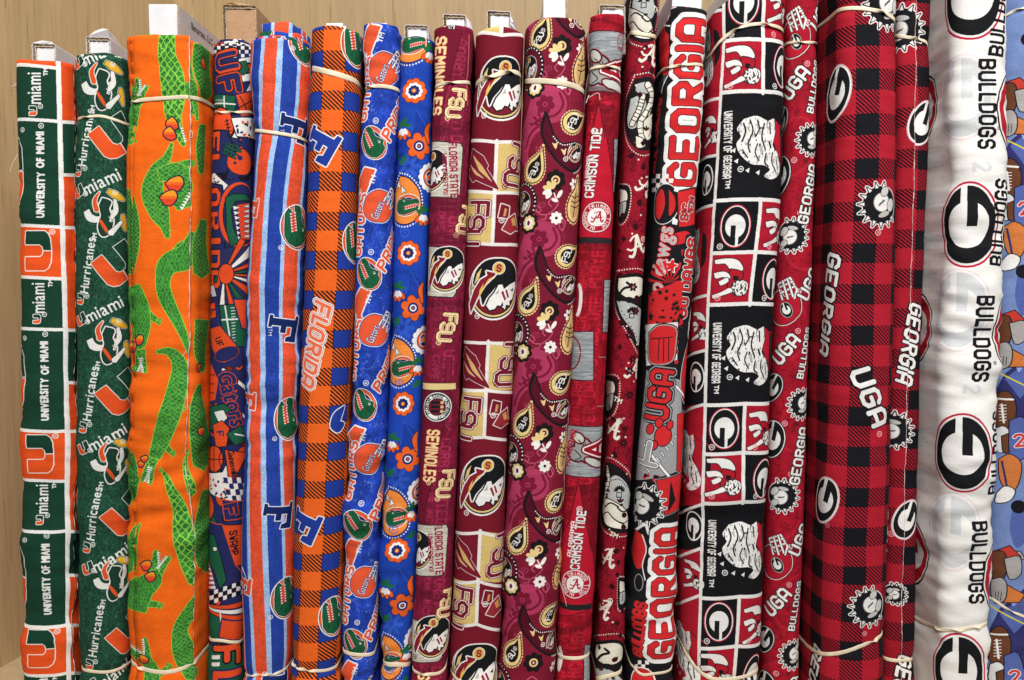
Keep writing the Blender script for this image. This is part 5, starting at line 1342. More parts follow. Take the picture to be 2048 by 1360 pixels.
# ------------------------------------------------------------------ 13 crimson bandana print
def pr_bandana(c):
    R = (146, 18, 38); c.a[:] = R
    n = vnoise(c.H, c.W, 6, 5, 131) * vnoise(c.H, c.W, 40, 26, 132); c.paint((0, 0, n > .36), (92, 10, 26), .75); c.mottle(3, 3, 133, .14)
    W_ = (226, 222, 206); K = (24, 20, 24); DK = (52, 8, 18)
    ax = lambda y: 1289 - (y - 40) * .056
    def shp(pts, col, w=2.2): c.pp(curve(list(pts) + [pts[0]], 4), col, [(w, K)] if w else ())
    def ln(pts, w=2.4, col=K): c.line(pts, w, col, smooth=True)
    def halo(pts):
        o = curve(list(pts) + [pts[0]], 4); p = c.P(o); m = p.mean(0); dots(c, m + (p - m) * 1.16, 1.6, W_, 5.4)
        c.draw([p], K, [(2.5, K)])
    def ribs(pts, w, n):
        """ribbed trunk: pale stroke cut by dark rings"""
        q = curve(pts, 8); c.line(q, w, W_, [(2.2, K)])
        d = np.gradient(q, axis=0)
        for i in np.linspace(2, len(q) - 3, n).astype(int):
            t = d[i] / (np.hypot(*d[i]) + 1e-9); nn = np.array([-t[1], t[0]]) * w * .5; c.line([q[i] - nn, q[i] + nn], 1.5, K)
    GY = (178, 180, 178)
    def deco(x, y, s=1.0):
        for k in range(9):
            a_ = -90 + (k - 4) * 22; c.mo([ellpts(8, 0, 4.5, 1.7)], x, y, s, a_, K)
        c.draw(seg_polys(c.tf([np.array([(-5, 3), (5, 3), (5, 13), (-5, 13), (-5, 3)])], x, y, s, 0)[0], 1.6), K, union=True)
    def dotted(pts):
        for p_ in curve(pts, 4): c.ell(p_[0], p_[1], 1.3, 1.3, K)
    def head_up(X, Y, f=1.0):
        """head seen from the side, trunk raised at the left, tusk below"""
        T = lambda L: [(X + a_ * f, Y + b_ * f) for a_, b_ in L]
        halo(T([(-20, -70), (-2, -66), (26, -40), (34, 0), (30, 40), (28, 66), (-4, 68), (-28, 50), (-30, -10)]))
        shp(T([(-12, -40), (2, -46), (22, -30), (30, 0), (24, 22), (0, 22), (-16, 4)]), GY); shp(T([(-24, 0), (-6, 6), (20, 24), (26, 50), (0, 46), (-26, 36)]), W_)
        ribs(T([(-18, -62), (-16, -40), (-20, -16), (-24, 4)]), 11 * f, 8)
        shp(T([(-26, 36), (-20, 54), (0, 62), (26, 62), (28, 46), (16, 54), (-4, 44), (-16, 30)]), (236, 232, 218), 2.6)
        ln(T([(-22, 18), (-10, 10), (6, 18)]), 3); ln(T([(4, 20), (14, 28), (24, 26)]), 3); c.ell(*T([(12, 14)])[0], 4, 2.4, K); deco(*T([(8, -14)])[0], f); dotted(T([(-8, -36), (8, -38), (22, -24)]))
    def head_down(X, Y, f=1.0):
        """rounded head above, patterned trunk tapering down to the right"""
        T = lambda L: [(X + a_ * f, Y + b_ * f) for a_, b_ in L]
        halo(T([(-28, -64), (20, -66), (30, -30), (30, 20), (22, 74), (14, 78), (-4, 44), (-26, 4), (-32, -30)]))
        shp(T([(-24, -60), (18, -62), (26, -38), (14, -24), (-6, -22), (-24, -36)]), W_); shp(T([(-28, -16), (-8, -14), (14, -4), (26, 16), (22, 52), (14, 72), (4, 44), (-18, 14)]), GY)
        ln(T([(-28, -22), (-14, -40), (0, -44), (-8, -52)]), 5); ln(T([(-24, -16), (-4, -22), (16, -14), (28, -20)]), 4); c.ell(*T([(-4, -14)])[0], 4, 2.6, K); deco(*T([(2, 6)])[0], f * .9); dotted(T([(-18, 4), (0, 34), (14, 60)])); dotted(T([(22, 10), (20, 36), (16, 58)]))
    def curl(X, Y, f=1.0):
        """trunk curled over, ribbed, with a pale ear behind"""
        T = lambda L: [(X + a_ * f, Y + b_ * f) for a_, b_ in L]
        halo(T([(-10, -72), (20, -74), (30, -40), (28, 50), (0, 66), (-26, 40), (-30, -20)]))
        shp(T([(-20, -34), (4, -42), (10, -10), (-6, 20), (-24, 24), (-26, 0)]), GY); shp(T([(-8, -64), (14, -68), (20, -50), (4, -44), (-10, -50)]), GY)
        ribs(T([(14, -62), (22, -40), (14, -10), (0, 14), (2, 40), (-6, 52)]), 13 * f, 11); ribs(T([(4, -40), (-4, -12), (-18, 16)]), 9 * f, 7)
        shp(T([(6, 10), (24, -4), (26, 30), (14, 48), (6, 34)]), W_); ln(T([(10, 4), (20, -16), (26, -10)]), 3); dotted(T([(12, 22), (20, 30), (16, 40)])); shp(T([(-10, 40), (4, 46), (8, 60), (-8, 62)]), W_)
    def sliver(X, Y, f=1.0):
        T = lambda L: [(X + a_ * f, Y + b_ * f) for a_, b_ in L]
        halo(T([(-12, -34), (8, -30), (10, 0), (2, 32), (-12, 36)])); shp(T([(-10, -28), (4, -24), (6, -6), (-8, 2)]), W_); shp(T([(-10, 4), (4, -2), (0, 24), (-10, 28)]), GY); dotted(T([(-4, 6), (-4, 20)]))
    head_up(1280, 16, .95); curl(1282, 232); sliver(1248, 405, .95); head_down(1262, 618, 1.02); sliver(1222, 790, 1.05); head_up(1231, 996, .98); sliver(1248, 1185, .8); head_down(1218, 1352, 1.05)
    for (x, y, r_) in ((1300, 108, 16), (1272, 492, -20), (1225, 856, 20), (1212, 1116, 10), (1206, 1216, 30), (1292, 370, 30), (1268, 738, 10)):
        crest_a(c, x, y, 38, r_, W_, (), 1.1); c.reg(x + 14, y - 14, 6, W_, 0)
    r = np.random.default_rng(9)
    for y in range(70, 1400, 24):
        x = ax(y) + r.uniform(-28, 28); k = r.integers(0, 4)
        if k == 0: flower(c, x, y, 9, 6, DK, None, R, pr=.3)
        elif k == 1: c.mo([[(0, -7), (6, 0), (0, 7), (-6, 0)]], x, y, 1, 0, DK)
        elif k == 2: c.mo([curve([(0, -8), (6, -2), (4, 6), (-3, 7), (-5, 0), (0, -8)], 4)], x, y, 1, r.uniform(0, 180), DK)
        else:
            for a in (-40, 0, 40): c.mo([ellpts(0, -6, 2, 5)], x, y, 1, a, DK)
    for y in range(60, 1400, 37): c.ell(ax(y) + r.uniform(-30, 30), y, 2, 2, W_)
    for (x, y) in ((1312, 20), (1236, 800), (1228, 1070)): c.txt('TM', x, y, 10, 20, W_, bold=.4)
# ------------------------------------------------------------------ 14 pop-art red, black and white
def pr_pop_red(c):
    R = (204, 40, 44); K = (24, 24, 28); GY = (156, 156, 158); W_ = (238, 236, 234); c.a[:] = K
    r = np.random.default_rng(14)
    for i in range(260): c.draw([ellpts((r.random() - .5) * 2 * c.U, r.random() * 1500 - 40, 1.4, 1.6, 0, 7)], R)
    def georgia(p0, p1, h, n='GEORGIA'):
        """large lettering running up the bolt from p0 to p1 (centre line)"""
        a, b = c.P([p0])[0], c.P([p1])[0]; d = b - a; L = np.hypot(*d); rot = math.degrees(math.atan2(d[1], d[0])); m = (a + b) / 2
        c.txt(n, *m, h, rot, W_, [(13, K), (10.5, W_)], 'block', L=L, wt=1.9, cl=True)
        c.txt(n, *m, h, rot, R, [(1.7, K)], 'block', L=L, wt=1.8, cl=True)
    # left strip shapes
    c.pp([(1322, 36), (1338, 70), (1336, 150), (1318, 150), (1316, 60)], R, [(2, K)]); c.line([(1326, 50), (1346, 60), (1344, 130), (1330, 160), (1322, 186)], 2.6, W_, smooth=True)
    c.ell(1322, 165, 8, 16, K, 0, [(2.2, GY)]); c.line([(1330, 40), (1338, 30), (1340, 18), (1352, 14)], 2.4, (222, 190, 190))
    georgia((1366, 372), (1388, 36), 66)
    c.txt('BULLDOGS', 1312, 272, 27, -84, R, [(2, K), (1, R)], 'block', L=148, wt=1.9)
    for i in range(5):
        for j in range(4):
            if (i + j) % 2: c.pp([(1302 + i * 9, 348 + j * 9), (1311 + i * 9, 348 + j * 9), (1310 + i * 9, 357 + j * 9), (1301 + i * 9, 357 + j * 9)], W_)
    c.ell(1328, 408, 27, 37, K, 0, [(3.4, W_), (2, K)])
    for q in ([(-22, -16), (-6, -30), (2, 0), (-8, 30), (-22, 14)], [(8, -28), (20, -12), (22, 10), (12, 24), (10, 0)]): c.mo([curve(q + q[:1], 4)], 1328, 408, 1, 0, R)
    c.txt("SIC", 1374, 420, 20, -84, W_, [(1, K)], 'block', L=30, wt=1.2) if False else None
    rm = c.pp([(1356, 384), (1392, 376), (1390, 448), (1358, 456)], R, [(3, K)])
    c.txt("SIC", 1371, 424, 17, -84, R, [(2.2, W_), (.8, K)], 'block', L=34, wt=1.3); c.txt("'EM", 1384, 410, 15, -84, R, [(2.0, W_), (.8, K)], 'block', L=32, wt=1.3)
    c.pp([(1350, 372), (1360, 376), (1356, 384), (1348, 382)], W_); c.pp([(1346, 434), (1356, 440), (1354, 450), (1344, 448)], W_)
    c.pp([(1330, 456), (1390, 452), (1386, 560), (1320, 570)], K); 
    for q in ([(1340, 470), (1372, 462), (1384, 478), (1350, 490)], [(1362, 500), (1386, 494), (1384, 520), (1366, 516)]): c.pp(curve(q + q[:1], 4), R)
    st = np.array([(math.cos(-1.57 + k * math.pi / 5) * (1 if k % 2 == 0 else .45), math.sin(-1.57 + k * math.pi / 5) * (1 if k % 2 == 0 else .45)) for k in range(10)])
    c.txt('go dawgs', 1318, 526, 32, -84, W_, [(3.5, K), (1.8, R)], bold=1.2, L=150, shear=.15); c.txt('go dawgs', 1318, 526, 32, -84, (176, 172, 172), (), bold=.6, L=150, shear=.15)
    c.mo([st], 1342, 532, 14, 10, R, [(2, W_)])
    for k in range(9):
        a = math.radians(-10 + k * 22); c.pp([(1340, 566), (1340 + 46 * math.cos(a), 566 - 46 * math.sin(a)), (1340 + 46 * math.cos(a + .17), 566 - 46 * math.sin(a + .17))], R)
    c.pp([(1372, 470), (1394, 462), (1380, 620), (1360, 640), (1356, 560)], K); c.txt('GO DAWGS', 1374, 556, 25, -84, R, [(2.4, W_), (1.2, K)], 'block', L=160, wt=1.6)
    c.pp([(1296, 590), (1362, 560), (1366, 650), (1292, 660)], R)
    for i in range(46): c.mo([st], 1300 + r.random() * 66, 575 + r.random() * 80, 3.2 + r.random() * 3, r.random() * 60, K)
    c.mo([st], 1300, 634, 11, 0, K)
    # fist
    c.pp([(1288, 650), (1356, 644), (1356, 720), (1290, 732)], (226, 224, 222)); 
    for i in range(16): c.ell(1288 + (i % 4) * 22, 664 + (i // 4) * 20, 4.5, 4.5, (K, R)[i % 2])
    c.pp(curve([(1296, 668), (1318, 652), (1350, 656), (1352, 684), (1344, 722), (1310, 728), (1296, 716), (1296, 668)], 4), R, [(4.5, K), (2.6, GY)])
    for q in ([(1318, 676), (1316, 722)], [(1328, 676), (1327, 724)], [(1338, 676), (1338, 722)], [(1300, 678), (1346, 674)]): c.line(q, 2, K)
    c.ell(1382, 738, 28, 70, R, 8, [(3, W_), (1.5, K)]); c.ell(1386, 742, 16, 54, K, 8)
    # field
    c.pp([(1290, 740), (1362, 760), (1366, 930), (1272, 960), (1280, 850)], GY)
    c.line([(1340, 760), (1372, 800)], 5, W_, [(1, K)]); c.line([(1290, 890), (1340, 956)], 5, W_, [(1, K)])
    for i in range(9): c.line([(1286 + i * 9, 948 - i * 11), (1291 + i * 9, 955 - i * 11)], 2.4, W_, [(.8, K)])
    c.txt('UGA', 1318, 790, 52, -84, R, [(7.5, K), (5.5, GY), (3, K)], 'block', L=104, wt=2.0)
    for q in ((1326, 872, 16, 20), (1300, 858, 7, 10), (1308, 890, 6, 9), (1318, 846, 7, 9), (1340, 850, 6, 9)): c.ell(q[0], q[1], q[2], q[3], R, 10, [(2, K)])
    c.txt('T', 1296, 906, 50, 188, GY, [(3.4, K), (2, W_)], 'block', L=46, wt=1.1); c.pp([(1356, 830), (1372, 820), (1366, 950), (1352, 940)], R, [(3, GY), (1.5, K)])
    for i in range(8): c.ell(1288 + r.random() * 30, 950 + r.random() * 10, 4, 4, (R, K)[i % 2])
    # spiked round emblem
    c.pp([(1312, 960), (1366, 940), (1360, 1010), (1330, 1030)], R, [(3, GY), (1.4, K)]); c.pp([(1340, 960), (1350, 1000), (1336, 1024)], K)
    spike_badge(c, 1287, 1010, 38, 20)
    c.line([(1270, 1060), (1290, 1050), (1300, 1070), (1320, 1058), (1340, 1050)], 6, W_, smooth=True); c.pp(curve([(1270, 1060), (1290, 1080), (1286, 1130), (1272, 1136), (1262, 1100), (1270, 1060)], 4), R, [(2, K)]); c.line([(1284, 1070), (1292, 1100), (1284, 1130), (1290, 1160)], 2.4, W_, smooth=True); c.ell(1277, 1165, 9, 16, K, 0, [(2.2, GY)])
    georgia((1326, 1318), (1342, 1056), 66)
    c.txt('BULLDOGS', 1277, 1258, 26, -86, R, [(2, K), (1, R)], 'block', L=118, wt=1.9)
    for i in range(4):
        for j in range(3):
            if (i + j) % 2: c.pp([(1266 + i * 8, 1322 + j * 8), (1274 + i * 8, 1322 + j * 8), (1274 + i * 8, 1330 + j * 8), (1266 + i * 8, 1330 + j * 8)], W_)
    c.ell(1284, 1366, 26, 30, R, 0, [(3, W_)])
    for y, col in ((500, R), (640, W_), (760, R), (900, GY), (1010, R), (1150, W_)): c.mo([ellpts(0, 0, 14, 40, 10)], 1402 - (y - 300) * .05, y, 1, 0, col, [(2, K)])
def spike_badge(c, x, y, r, rot=0, cl=False):
    """round black emblem with a spiked rim and plain white patches"""
    K = (22, 22, 26); W_ = (232, 230, 226)
    sp_ = [[(.86 * math.cos(a - .12), .86 * math.sin(a - .12)), (1.2 * math.cos(a), 1.2 * math.sin(a)), (.86 * math.cos(a + .12), .86 * math.sin(a + .12))] for a in np.linspace(-1.9, 2.2, 11)]
    c.mo([np.array(q) for q in sp_] + [ellpts(0, 0, .9, .92)], x, y, r, rot, K, [(3.4, W_), (1.4, K)], union=True, cl=cl)
    c.mo([np.array(q) * .97 for q in sp_], x, y, r, rot, W_, union=True, cl=cl); c.mo([ellpts(0, 0, .86, .88)], x, y, r, rot, K, cl=cl)
    c.mo([ellpts(-.1, .1, .42, .46, 20)], x, y, r, rot, W_, [(1.5, (130, 130, 128))], cl=cl); c.mo([ellpts(-.52, -.28, .22, .34, 40), ellpts(-.5, .5, .26, .2, -30)], x, y, r, rot, (206, 204, 200), [(1, K)], union=True, cl=cl)
    c.mo([ellpts(.06, -.5, .34, .13, 10)], x, y, r, rot, (190, 188, 184), cl=cl); c.mo([[(-.3, .08), (.16, .0), (.1, .1), (-.26, .18)]], x, y, r, rot, (90, 90, 90), cl=cl)
def cap_patch(c, x, y, s, rot=0, cl=False):
    """white brush-marked patch beside a red and black block, no figure"""
    K = (22, 22, 26); W_ = (234, 232, 228); R = (186, 26, 46)
    sh = [(-.40, -.52), (-.16, -.58), (.06, -.50), (.24, -.54), (.28, -.30), (.20, -.06), (.34, .10), (.44, .32), (.40, .50), (.20, .60), (.04, .54), (.16, .42), (.02, .34), (-.22, .32), (-.44, .14), (-.52, -.06), (-.44, -.2), (-.52, -.34)]
    rm = c.mo([curve(sh + sh[:1], 4)], x, y, s, rot, W_, cl=cl)
    if rm:
        r0, c0, m = rm; H, Wd = m.shape
        n = vnoise(H, Wd, 16, 5, 77) + .35 * vnoise(H, Wd, 3, 3, 79); c.paint((r0, c0, m & (n > 1.02)), (40, 40, 44)); n = vnoise(H, Wd, 12, 9, 78); c.paint((r0, c0, m & (n < .24)), (178, 176, 174))
    for q, w in (([(-.40, -.44), (-.36, -.28), (-.42, -.1)], .03), ([(-.28, -.5), (-.22, -.3), (-.30, -.06), (-.26, .1)], .028), ([(-.14, -.5), (-.10, -.34), (-.16, -.2)], .026), ([(.0, -.44), (-.04, -.2), (.04, .04)], .03), ([(.12, -.46), (.14, -.26)], .03),
                 ([(-.12, -.06), (-.16, .1), (-.08, .26)], .026), ([(.06, .12), (.04, .28), (.12, .36)], .03), ([(.2, .1), (.2, .28), (.3, .44)], .028), ([(.32, .22), (.36, .4)], .024), ([(-.4, .06), (-.3, .2)], .026), ([(.12, -.1), (.16, .0)], .04)):
        c.draw(seg_polys(c.tf([curve(q, 4)], x, y, s, rot, cl)[0], w * s), K, union=True)
    c.mo([[(.24, -.54), (.42, -.42), (.46, .20), (.34, .08), (.22, -.1), (.28, -.3)]], x, y, s, rot, R, [(1.4, K)], cl=cl)
    c.mo([curve([(.42, -.44), (.58, -.34), (.62, .1), (.48, .30), (.46, .18), (.42, -.44)], 4)], x, y, s, rot, (30, 26, 30), [(2.0, R)], cl=cl)
    for q in ((-.56, .06), (-.5, .26), (-.28, .44), (-.08, .48)): c.mo([[(q[0] - .05, q[1]), (q[0] + .03, q[1] - .05), (q[0] + .02, q[1] + .05)]], x, y, s, rot, W_, cl=cl)
def small_patch(c, x, y, s, rot=0, cl=False):
    """small irregular white, red and black patch"""
    K = (22, 22, 26); W_ = (234, 232, 228)
    c.mo([curve([(-.44, -.46), (-.1, -.5), (.16, -.44), (.30, -.22), (.16, -.16), (-.02, -.2), (-.16, -.36), (-.40, -.36), (-.44, -.46)], 4)], x, y, s, rot, W_, [(1.5, K)], cl=cl)
    c.mo([curve([(-.02, -.22), (.18, -.18), (.30, -.1), (.24, .14), (.16, .3), (-.04, .28), (-.06, .06), (-.02, -.22)], 4)], x, y, s, rot, (176, 24, 42), [(2, K)], cl=cl)
    rm = c.mo([curve([(.06, .14), (.22, .06), (.42, .12), (.44, .3), (.34, .44), (.12, .44), (.04, .3), (.06, .14)], 4)], x, y, s, rot, W_, [(1.5, K)], cl=cl)
    if rm:
        r0, c0, m = rm; n = vnoise(m.shape[0], m.shape[1], 7, 4, 31); c.paint((r0, c0, m & (n > .62)), (60, 58, 60))
    for q in ([(-.44, -.12), (-.2, -.16), (-.06, -.1), (-.02, .02), (-.2, -.02), (-.38, .02)], [(-.30, .1), (-.1, .0), (-.06, .1), (-.24, .2)], [(-.46, .46), (-.2, .36), (-.02, .26), (.06, .36), (-.2, .46), (-.4, .54)]): c.mo([curve(q + q[:1], 3)], x, y, s, rot, W_, [(1.5, K)], cl=cl)
    c.mo([[(.06, -.06), (.2, -.04), (.18, .08), (.06, .06)]], x, y, s, rot, K, cl=cl)
# ------------------------------------------------------------------ 15 black and red blocks
def pr_block_red(c):
    R = (170, 24, 44); K = (18, 18, 22); W_ = (232, 230, 226); c.a[:] = K
    fl = lambda y: float(np.interp(y, [0, 100, 300, 600, 850, 1080, 1350], [1448, 1446, 1435, 1416, 1410, 1404, 1397]))
    rx = lambda y: float(np.interp(y, [0, 200, 420, 600, 840, 1060, 1240, 1350], [1528, 1526, 1520, 1500, 1488, 1484, 1477, 1470]))
    def q(x0, x1, y0, y1, col): c.pp([(x0(y0), y0), (x1(y0), y0), (x1(y1), y1), (x0(y1), y1)], col)
    big = lambda y: fl(y) + 260
    rows = [-70, 82, 186, 402, 507, 610, 810, 908, 1006, 1196, 1296, 1400, 1500]
    # small rows pair: G left / R right then R left / G right ; big black panel between
    seq = ['gr', 'rg', 'B', 'gr', 'rg', 'B', 'gr', 'rg', 'B', 'gr', 'rg', 'B']
    for (a, b, k) in zip(rows[:-1], rows[1:], seq):
        if k == 'gr': q(rx, big, a, b, R)
        if k == 'rg': q(fl, rx, a, b, R)
    # turned side at the left, printed with the same blocks
    sd = lambda y: fl(y) - 190; s2 = lambda y: fl(y) - 24
    side = [(-70, 'K'), (20, 'R'), (196, 'r'), (310, 'k'), (410, 'R'), (590, 'r'), (700, 'k'), (808, 'R'), (1008, 'k'), (1096, 'r'), (1190, 'R'), (1400, 'k')]
    for (a, k), (b, _) in zip(side[:-1], side[1:]):
        if k in 'Rr': c.pp([(sd(a), a + 30), (fl(a), a), (fl(b), b), (sd(b), b + 30)], R)
    for (a, k) in side: c.line([(sd(a), a + 60), (fl(a) - 40, a + 16), (fl(a), a)], 6, W_)
    for (a, k), (b, _) in zip(side[:-1], side[1:]):
        m = (a + b) / 2
        if k == 'k': g_logo(c, fl(m) - 20, m, 62, 90, W_)
        if k == 'r': small_patch(c, fl(m) - 18, m + 8, 58)
        if k == 'R': cap_patch(c, fl(m) - 34, m + 10, 100)
    for y in rows: c.line([(fl(y), y), (rx(y), y - 3), (big(y), y + 4)], 7.5, W_)
    c.line([(fl(y), y) for y in range(-70, 1440, 30)], 6.5, W_)
    for (a, b, k) in zip(rows[:-1], rows[1:], seq):
        m = (a + b) / 2
        if k in ('gr', 'rg'): c.line([(rx(y), y) for y in np.linspace(a, b, 6)], 7.5, W_)
        xa = (fl(m) + rx(m)) / 2; xb = rx(m) + 40
        if k == 'gr': g_logo(c, xa, m - 2, 84, 90, (196, 40, 66)); c.reg(fl(m) + 14, b - 14, 6, W_, 90); small_patch(c, xb - 4, m, 74); c.reg(rx(m) + 22, b - 14, 6, (236, 160, 166), 90)
        if k == 'rg': small_patch(c, xa, m - 3, 76); c.reg(fl(m) + 16, b - 14, 6, (236, 160, 166), 90); g_logo(c, xb, m, 84, 90, (196, 40, 66)); c.reg(rx(m) + 24, b - 14, 6, W_, 90)
        if k == 'B':
            c.txt('UNIVERSITY OF GEORGIA', fl(m) + 20, m - 4, 17, 89, W_, (), 'block', L=(b - a) * .60, wt=1.8); c.txt('TM', fl(m) + 20, m + (b - a) * .345, 9, 89, W_, bold=.4)
            cap_patch(c, fl(m) + 92, m, 102); c.reg(fl(m) + 46, m + 44, 6, W_, 90)
    r = np.random.default_rng(5); dk = c.a.sum(2) < 90
    pts = r.random(c.a.shape[:2]) > .9975; c.a[dk & pts] = (64, 64, 70)
# ------------------------------------------------------------------ 16 red tossed lettering
def pr_toss_red(c):
    R = (160, 20, 40); c.a[:] = R; W_ = (232, 230, 226); K = (22, 22, 26)
    n = vnoise(c.H, c.W, 3, 3, 161) * vnoise(c.H, c.W, 16, 14, 162); c.paint((0, 0, n > .50), (104, 10, 26), .85); c.mottle(30, 20, 163, .10)
    for i in range(8):
        c.draw(seg_polys(ellpts(20 * (-1) ** i, 100 + i * 190, 44, 60, 20), 6), (206, 44, 62), union=True, a=.4)
    ax = lambda y: 1606 - (y - 40) * .035
    per = [-312, 80, 475, 870, 1262]
    for y, k in ((-462, 1.0), (75, 1.0), (612, .96), (1122, .92)):
        X = lambda dx, dy: (ax(y + dy * k) + dx, y + dy * k)
        helmet(c, *X(-18, 0), 76, -112, (176, 24, 44), W_, K, gl=True); c.reg(*X(10, -30), 6, W_, -60)
        c.txt('UGA', *X(-12, 90), 31, -52, W_, [(2.2, K)], 'block', L=68, wt=1.9); c.reg(*X(12, 52), 6, (236, 170, 176), -50)
        g_logo(c, *X(-36, 170), 70, -60, K, ring2=W_); g_logo(c, *X(-33, 277), 86, -80, K, ring2=W_); c.reg(*X(-8, 245), 6, (236, 170, 176), -60)
        spike_badge(c, *X(-8, 396), 31, 0); c.reg(*X(8, 350), 6, (236, 170, 176), -60)
        c.txt('BULLDOGS', *X(27, 98), 17, -80, W_, [(1.8, K)], 'block', L=108, wt=1.8); c.txt('GEORGIA', *X(24, 313), 25, -80, W_, [(2, K)], 'block', L=122, wt=1.8)
        spike_badge(c, *X(26, 205), 28, 170); c.reg(*X(16, 246), 5, K, -60); c.txt('UGA', *X(30, -46), 31, -64, W_, [(2.2, K)], 'block', L=68, wt=1.9)
# ------------------------------------------------------------------ 17, 18 red and black check
def pr_check_red(c):
    check(c, (174, 28, 46), (20, 20, 26), (30, 12, 20), [(1711, 140), (1708, 400), (1700, 740), (1688, 1060), (1680, 1300)], 84, [-40, 49, 138, 227, 317, 402, 486, 568, 651, 733, 813, 894, 974, 1054, 1131, 1207, 1283, 1359], 8.0, fr=.52, seed=171)
    K = (20, 20, 26)
    def G(x, y, s, r_): g_logo(c, x, y, s, r_, (224, 190, 194), ry=.62)
    G(1670, 188, 112, -76); G(1648, 1000, 102, -76); c.reg(1655, 1050, 5, (200, 120, 130))
    spike_badge(c, 1762, 410, 38, 150); c.reg(1756, 465, 6, (236, 170, 176), 100); spike_badge(c, 1740, 1214, 36, 150); c.reg(1730, 1268, 5, (236, 170, 176), 100)
    c.txt('GEORGIA', 1656, 610, 33, 97, WH, [(2.4, K)], 'block', L=206, wt=2.0, shear=.2); c.txt('UGA', 1742, 795, 42, 66, WH, [(2.4, K)], 'block', L=124, wt=2.0, shear=.1); c.reg(1760, 868, 6, (236, 170, 176), 100)
    c.txt('GEORGIA', 1622, 1372, 33, 100, WH, [(2.4, K)], 'block', L=190, wt=2.0, shear=.2); spike_badge(c, 1775, 10, 40, 150)
    c.txt('UGA', 1790, 1060, 40, 90, WH, [(2.4, K)], 'block', L=90, wt=2.0)
def pr_check_red2(c):
    check(c, (164, 26, 42), (16, 16, 22), (26, 10, 18), [(1835, 100), (1833, 400), (1822, 700), (1806, 1100), (1800, 1330)], 84, [-34, 50, 132, 217, 300, 380, 461, 540, 620, 700, 780, 860, 940, 1018, 1094, 1170, 1246, 1322], 7.8, seed=181)
    K = (20, 20, 26)
    spike_badge(c, 1802, 60, 40, 0); g_logo(c, 1846, 246, 96, -70, (224, 190, 194), ry=.6); c.txt('GEORGIA', 1822, 690, 34, 98, WH, [(2.4, K)], 'block', L=170, wt=2.0, shear=.2)
    spike_badge(c, 1788, 862, 34, 0); g_logo(c, 1815, 1040, 92, -70, (224, 190, 194), ry=.6); c.reg(1784, 1070, 6, (236, 170, 176)); c.txt('GEORGIA', 1800, 1390, 36, 100, WH, [(2.4, K)], 'block', L=170, wt=2.0, shear=.2); spike_badge(c, 1792, 1190, 20, 0)
# ------------------------------------------------------------------ 19 white with ovals
def pr_white(c):
    W_ = (243, 241, 236); c.a[:] = W_; K = (22, 22, 26); GH = (216, 218, 220)
    ax = lambda y: 1935 - (y - 40) * .0255
    def bg(t, x, y, L, r_, col=K): c.txt(t, x, y, 36, r_, col, (), 'block', L=L, wt=1.45)
    # show-through of the layer below
    for y in (195, 620, 1065): g_logo(c, ax(y) - 6, y, 165, -90, (236, 222, 224), dark=GH, light=W_, ring2=W_, cl=False)
    for (x, y) in ((1965, 345), (1946, 790)): bg('25', x, y, 40, 90, (220, 221, 222))
    for (x, y, s) in ((1946, -8, 164), (1936, 449, 168), (1925, 906, 160), (1920, 1345, 160)): g_logo(c, x, y, s, -90, (190, 34, 62))
    for (x, y) in ((1976, 208), (1966, 678), (1958, 1126)): bg('BULLDOGS', x, y, 170, 90); c.reg(x + 22, y + 48, 4, K, 90)
    for (x, y) in ((1843, 222), (1834, 655), (1824, 1100), (1836, -210)): g_logo(c, x, y, 150, -90, K, dark=(184, 34, 48), ring2=W_)
    for (x, y) in ((2032, 222), (2024, 660), (2006, 1150)): g_logo(c, x, y, 150, -90, K, dark=(184, 34, 48), ring2=W_)
    for (x, y) in ((2000, 22), (1999, 445), (1990, 905), (1984, 1360)): bg('BULLDOGS', x, y, 168, -86)
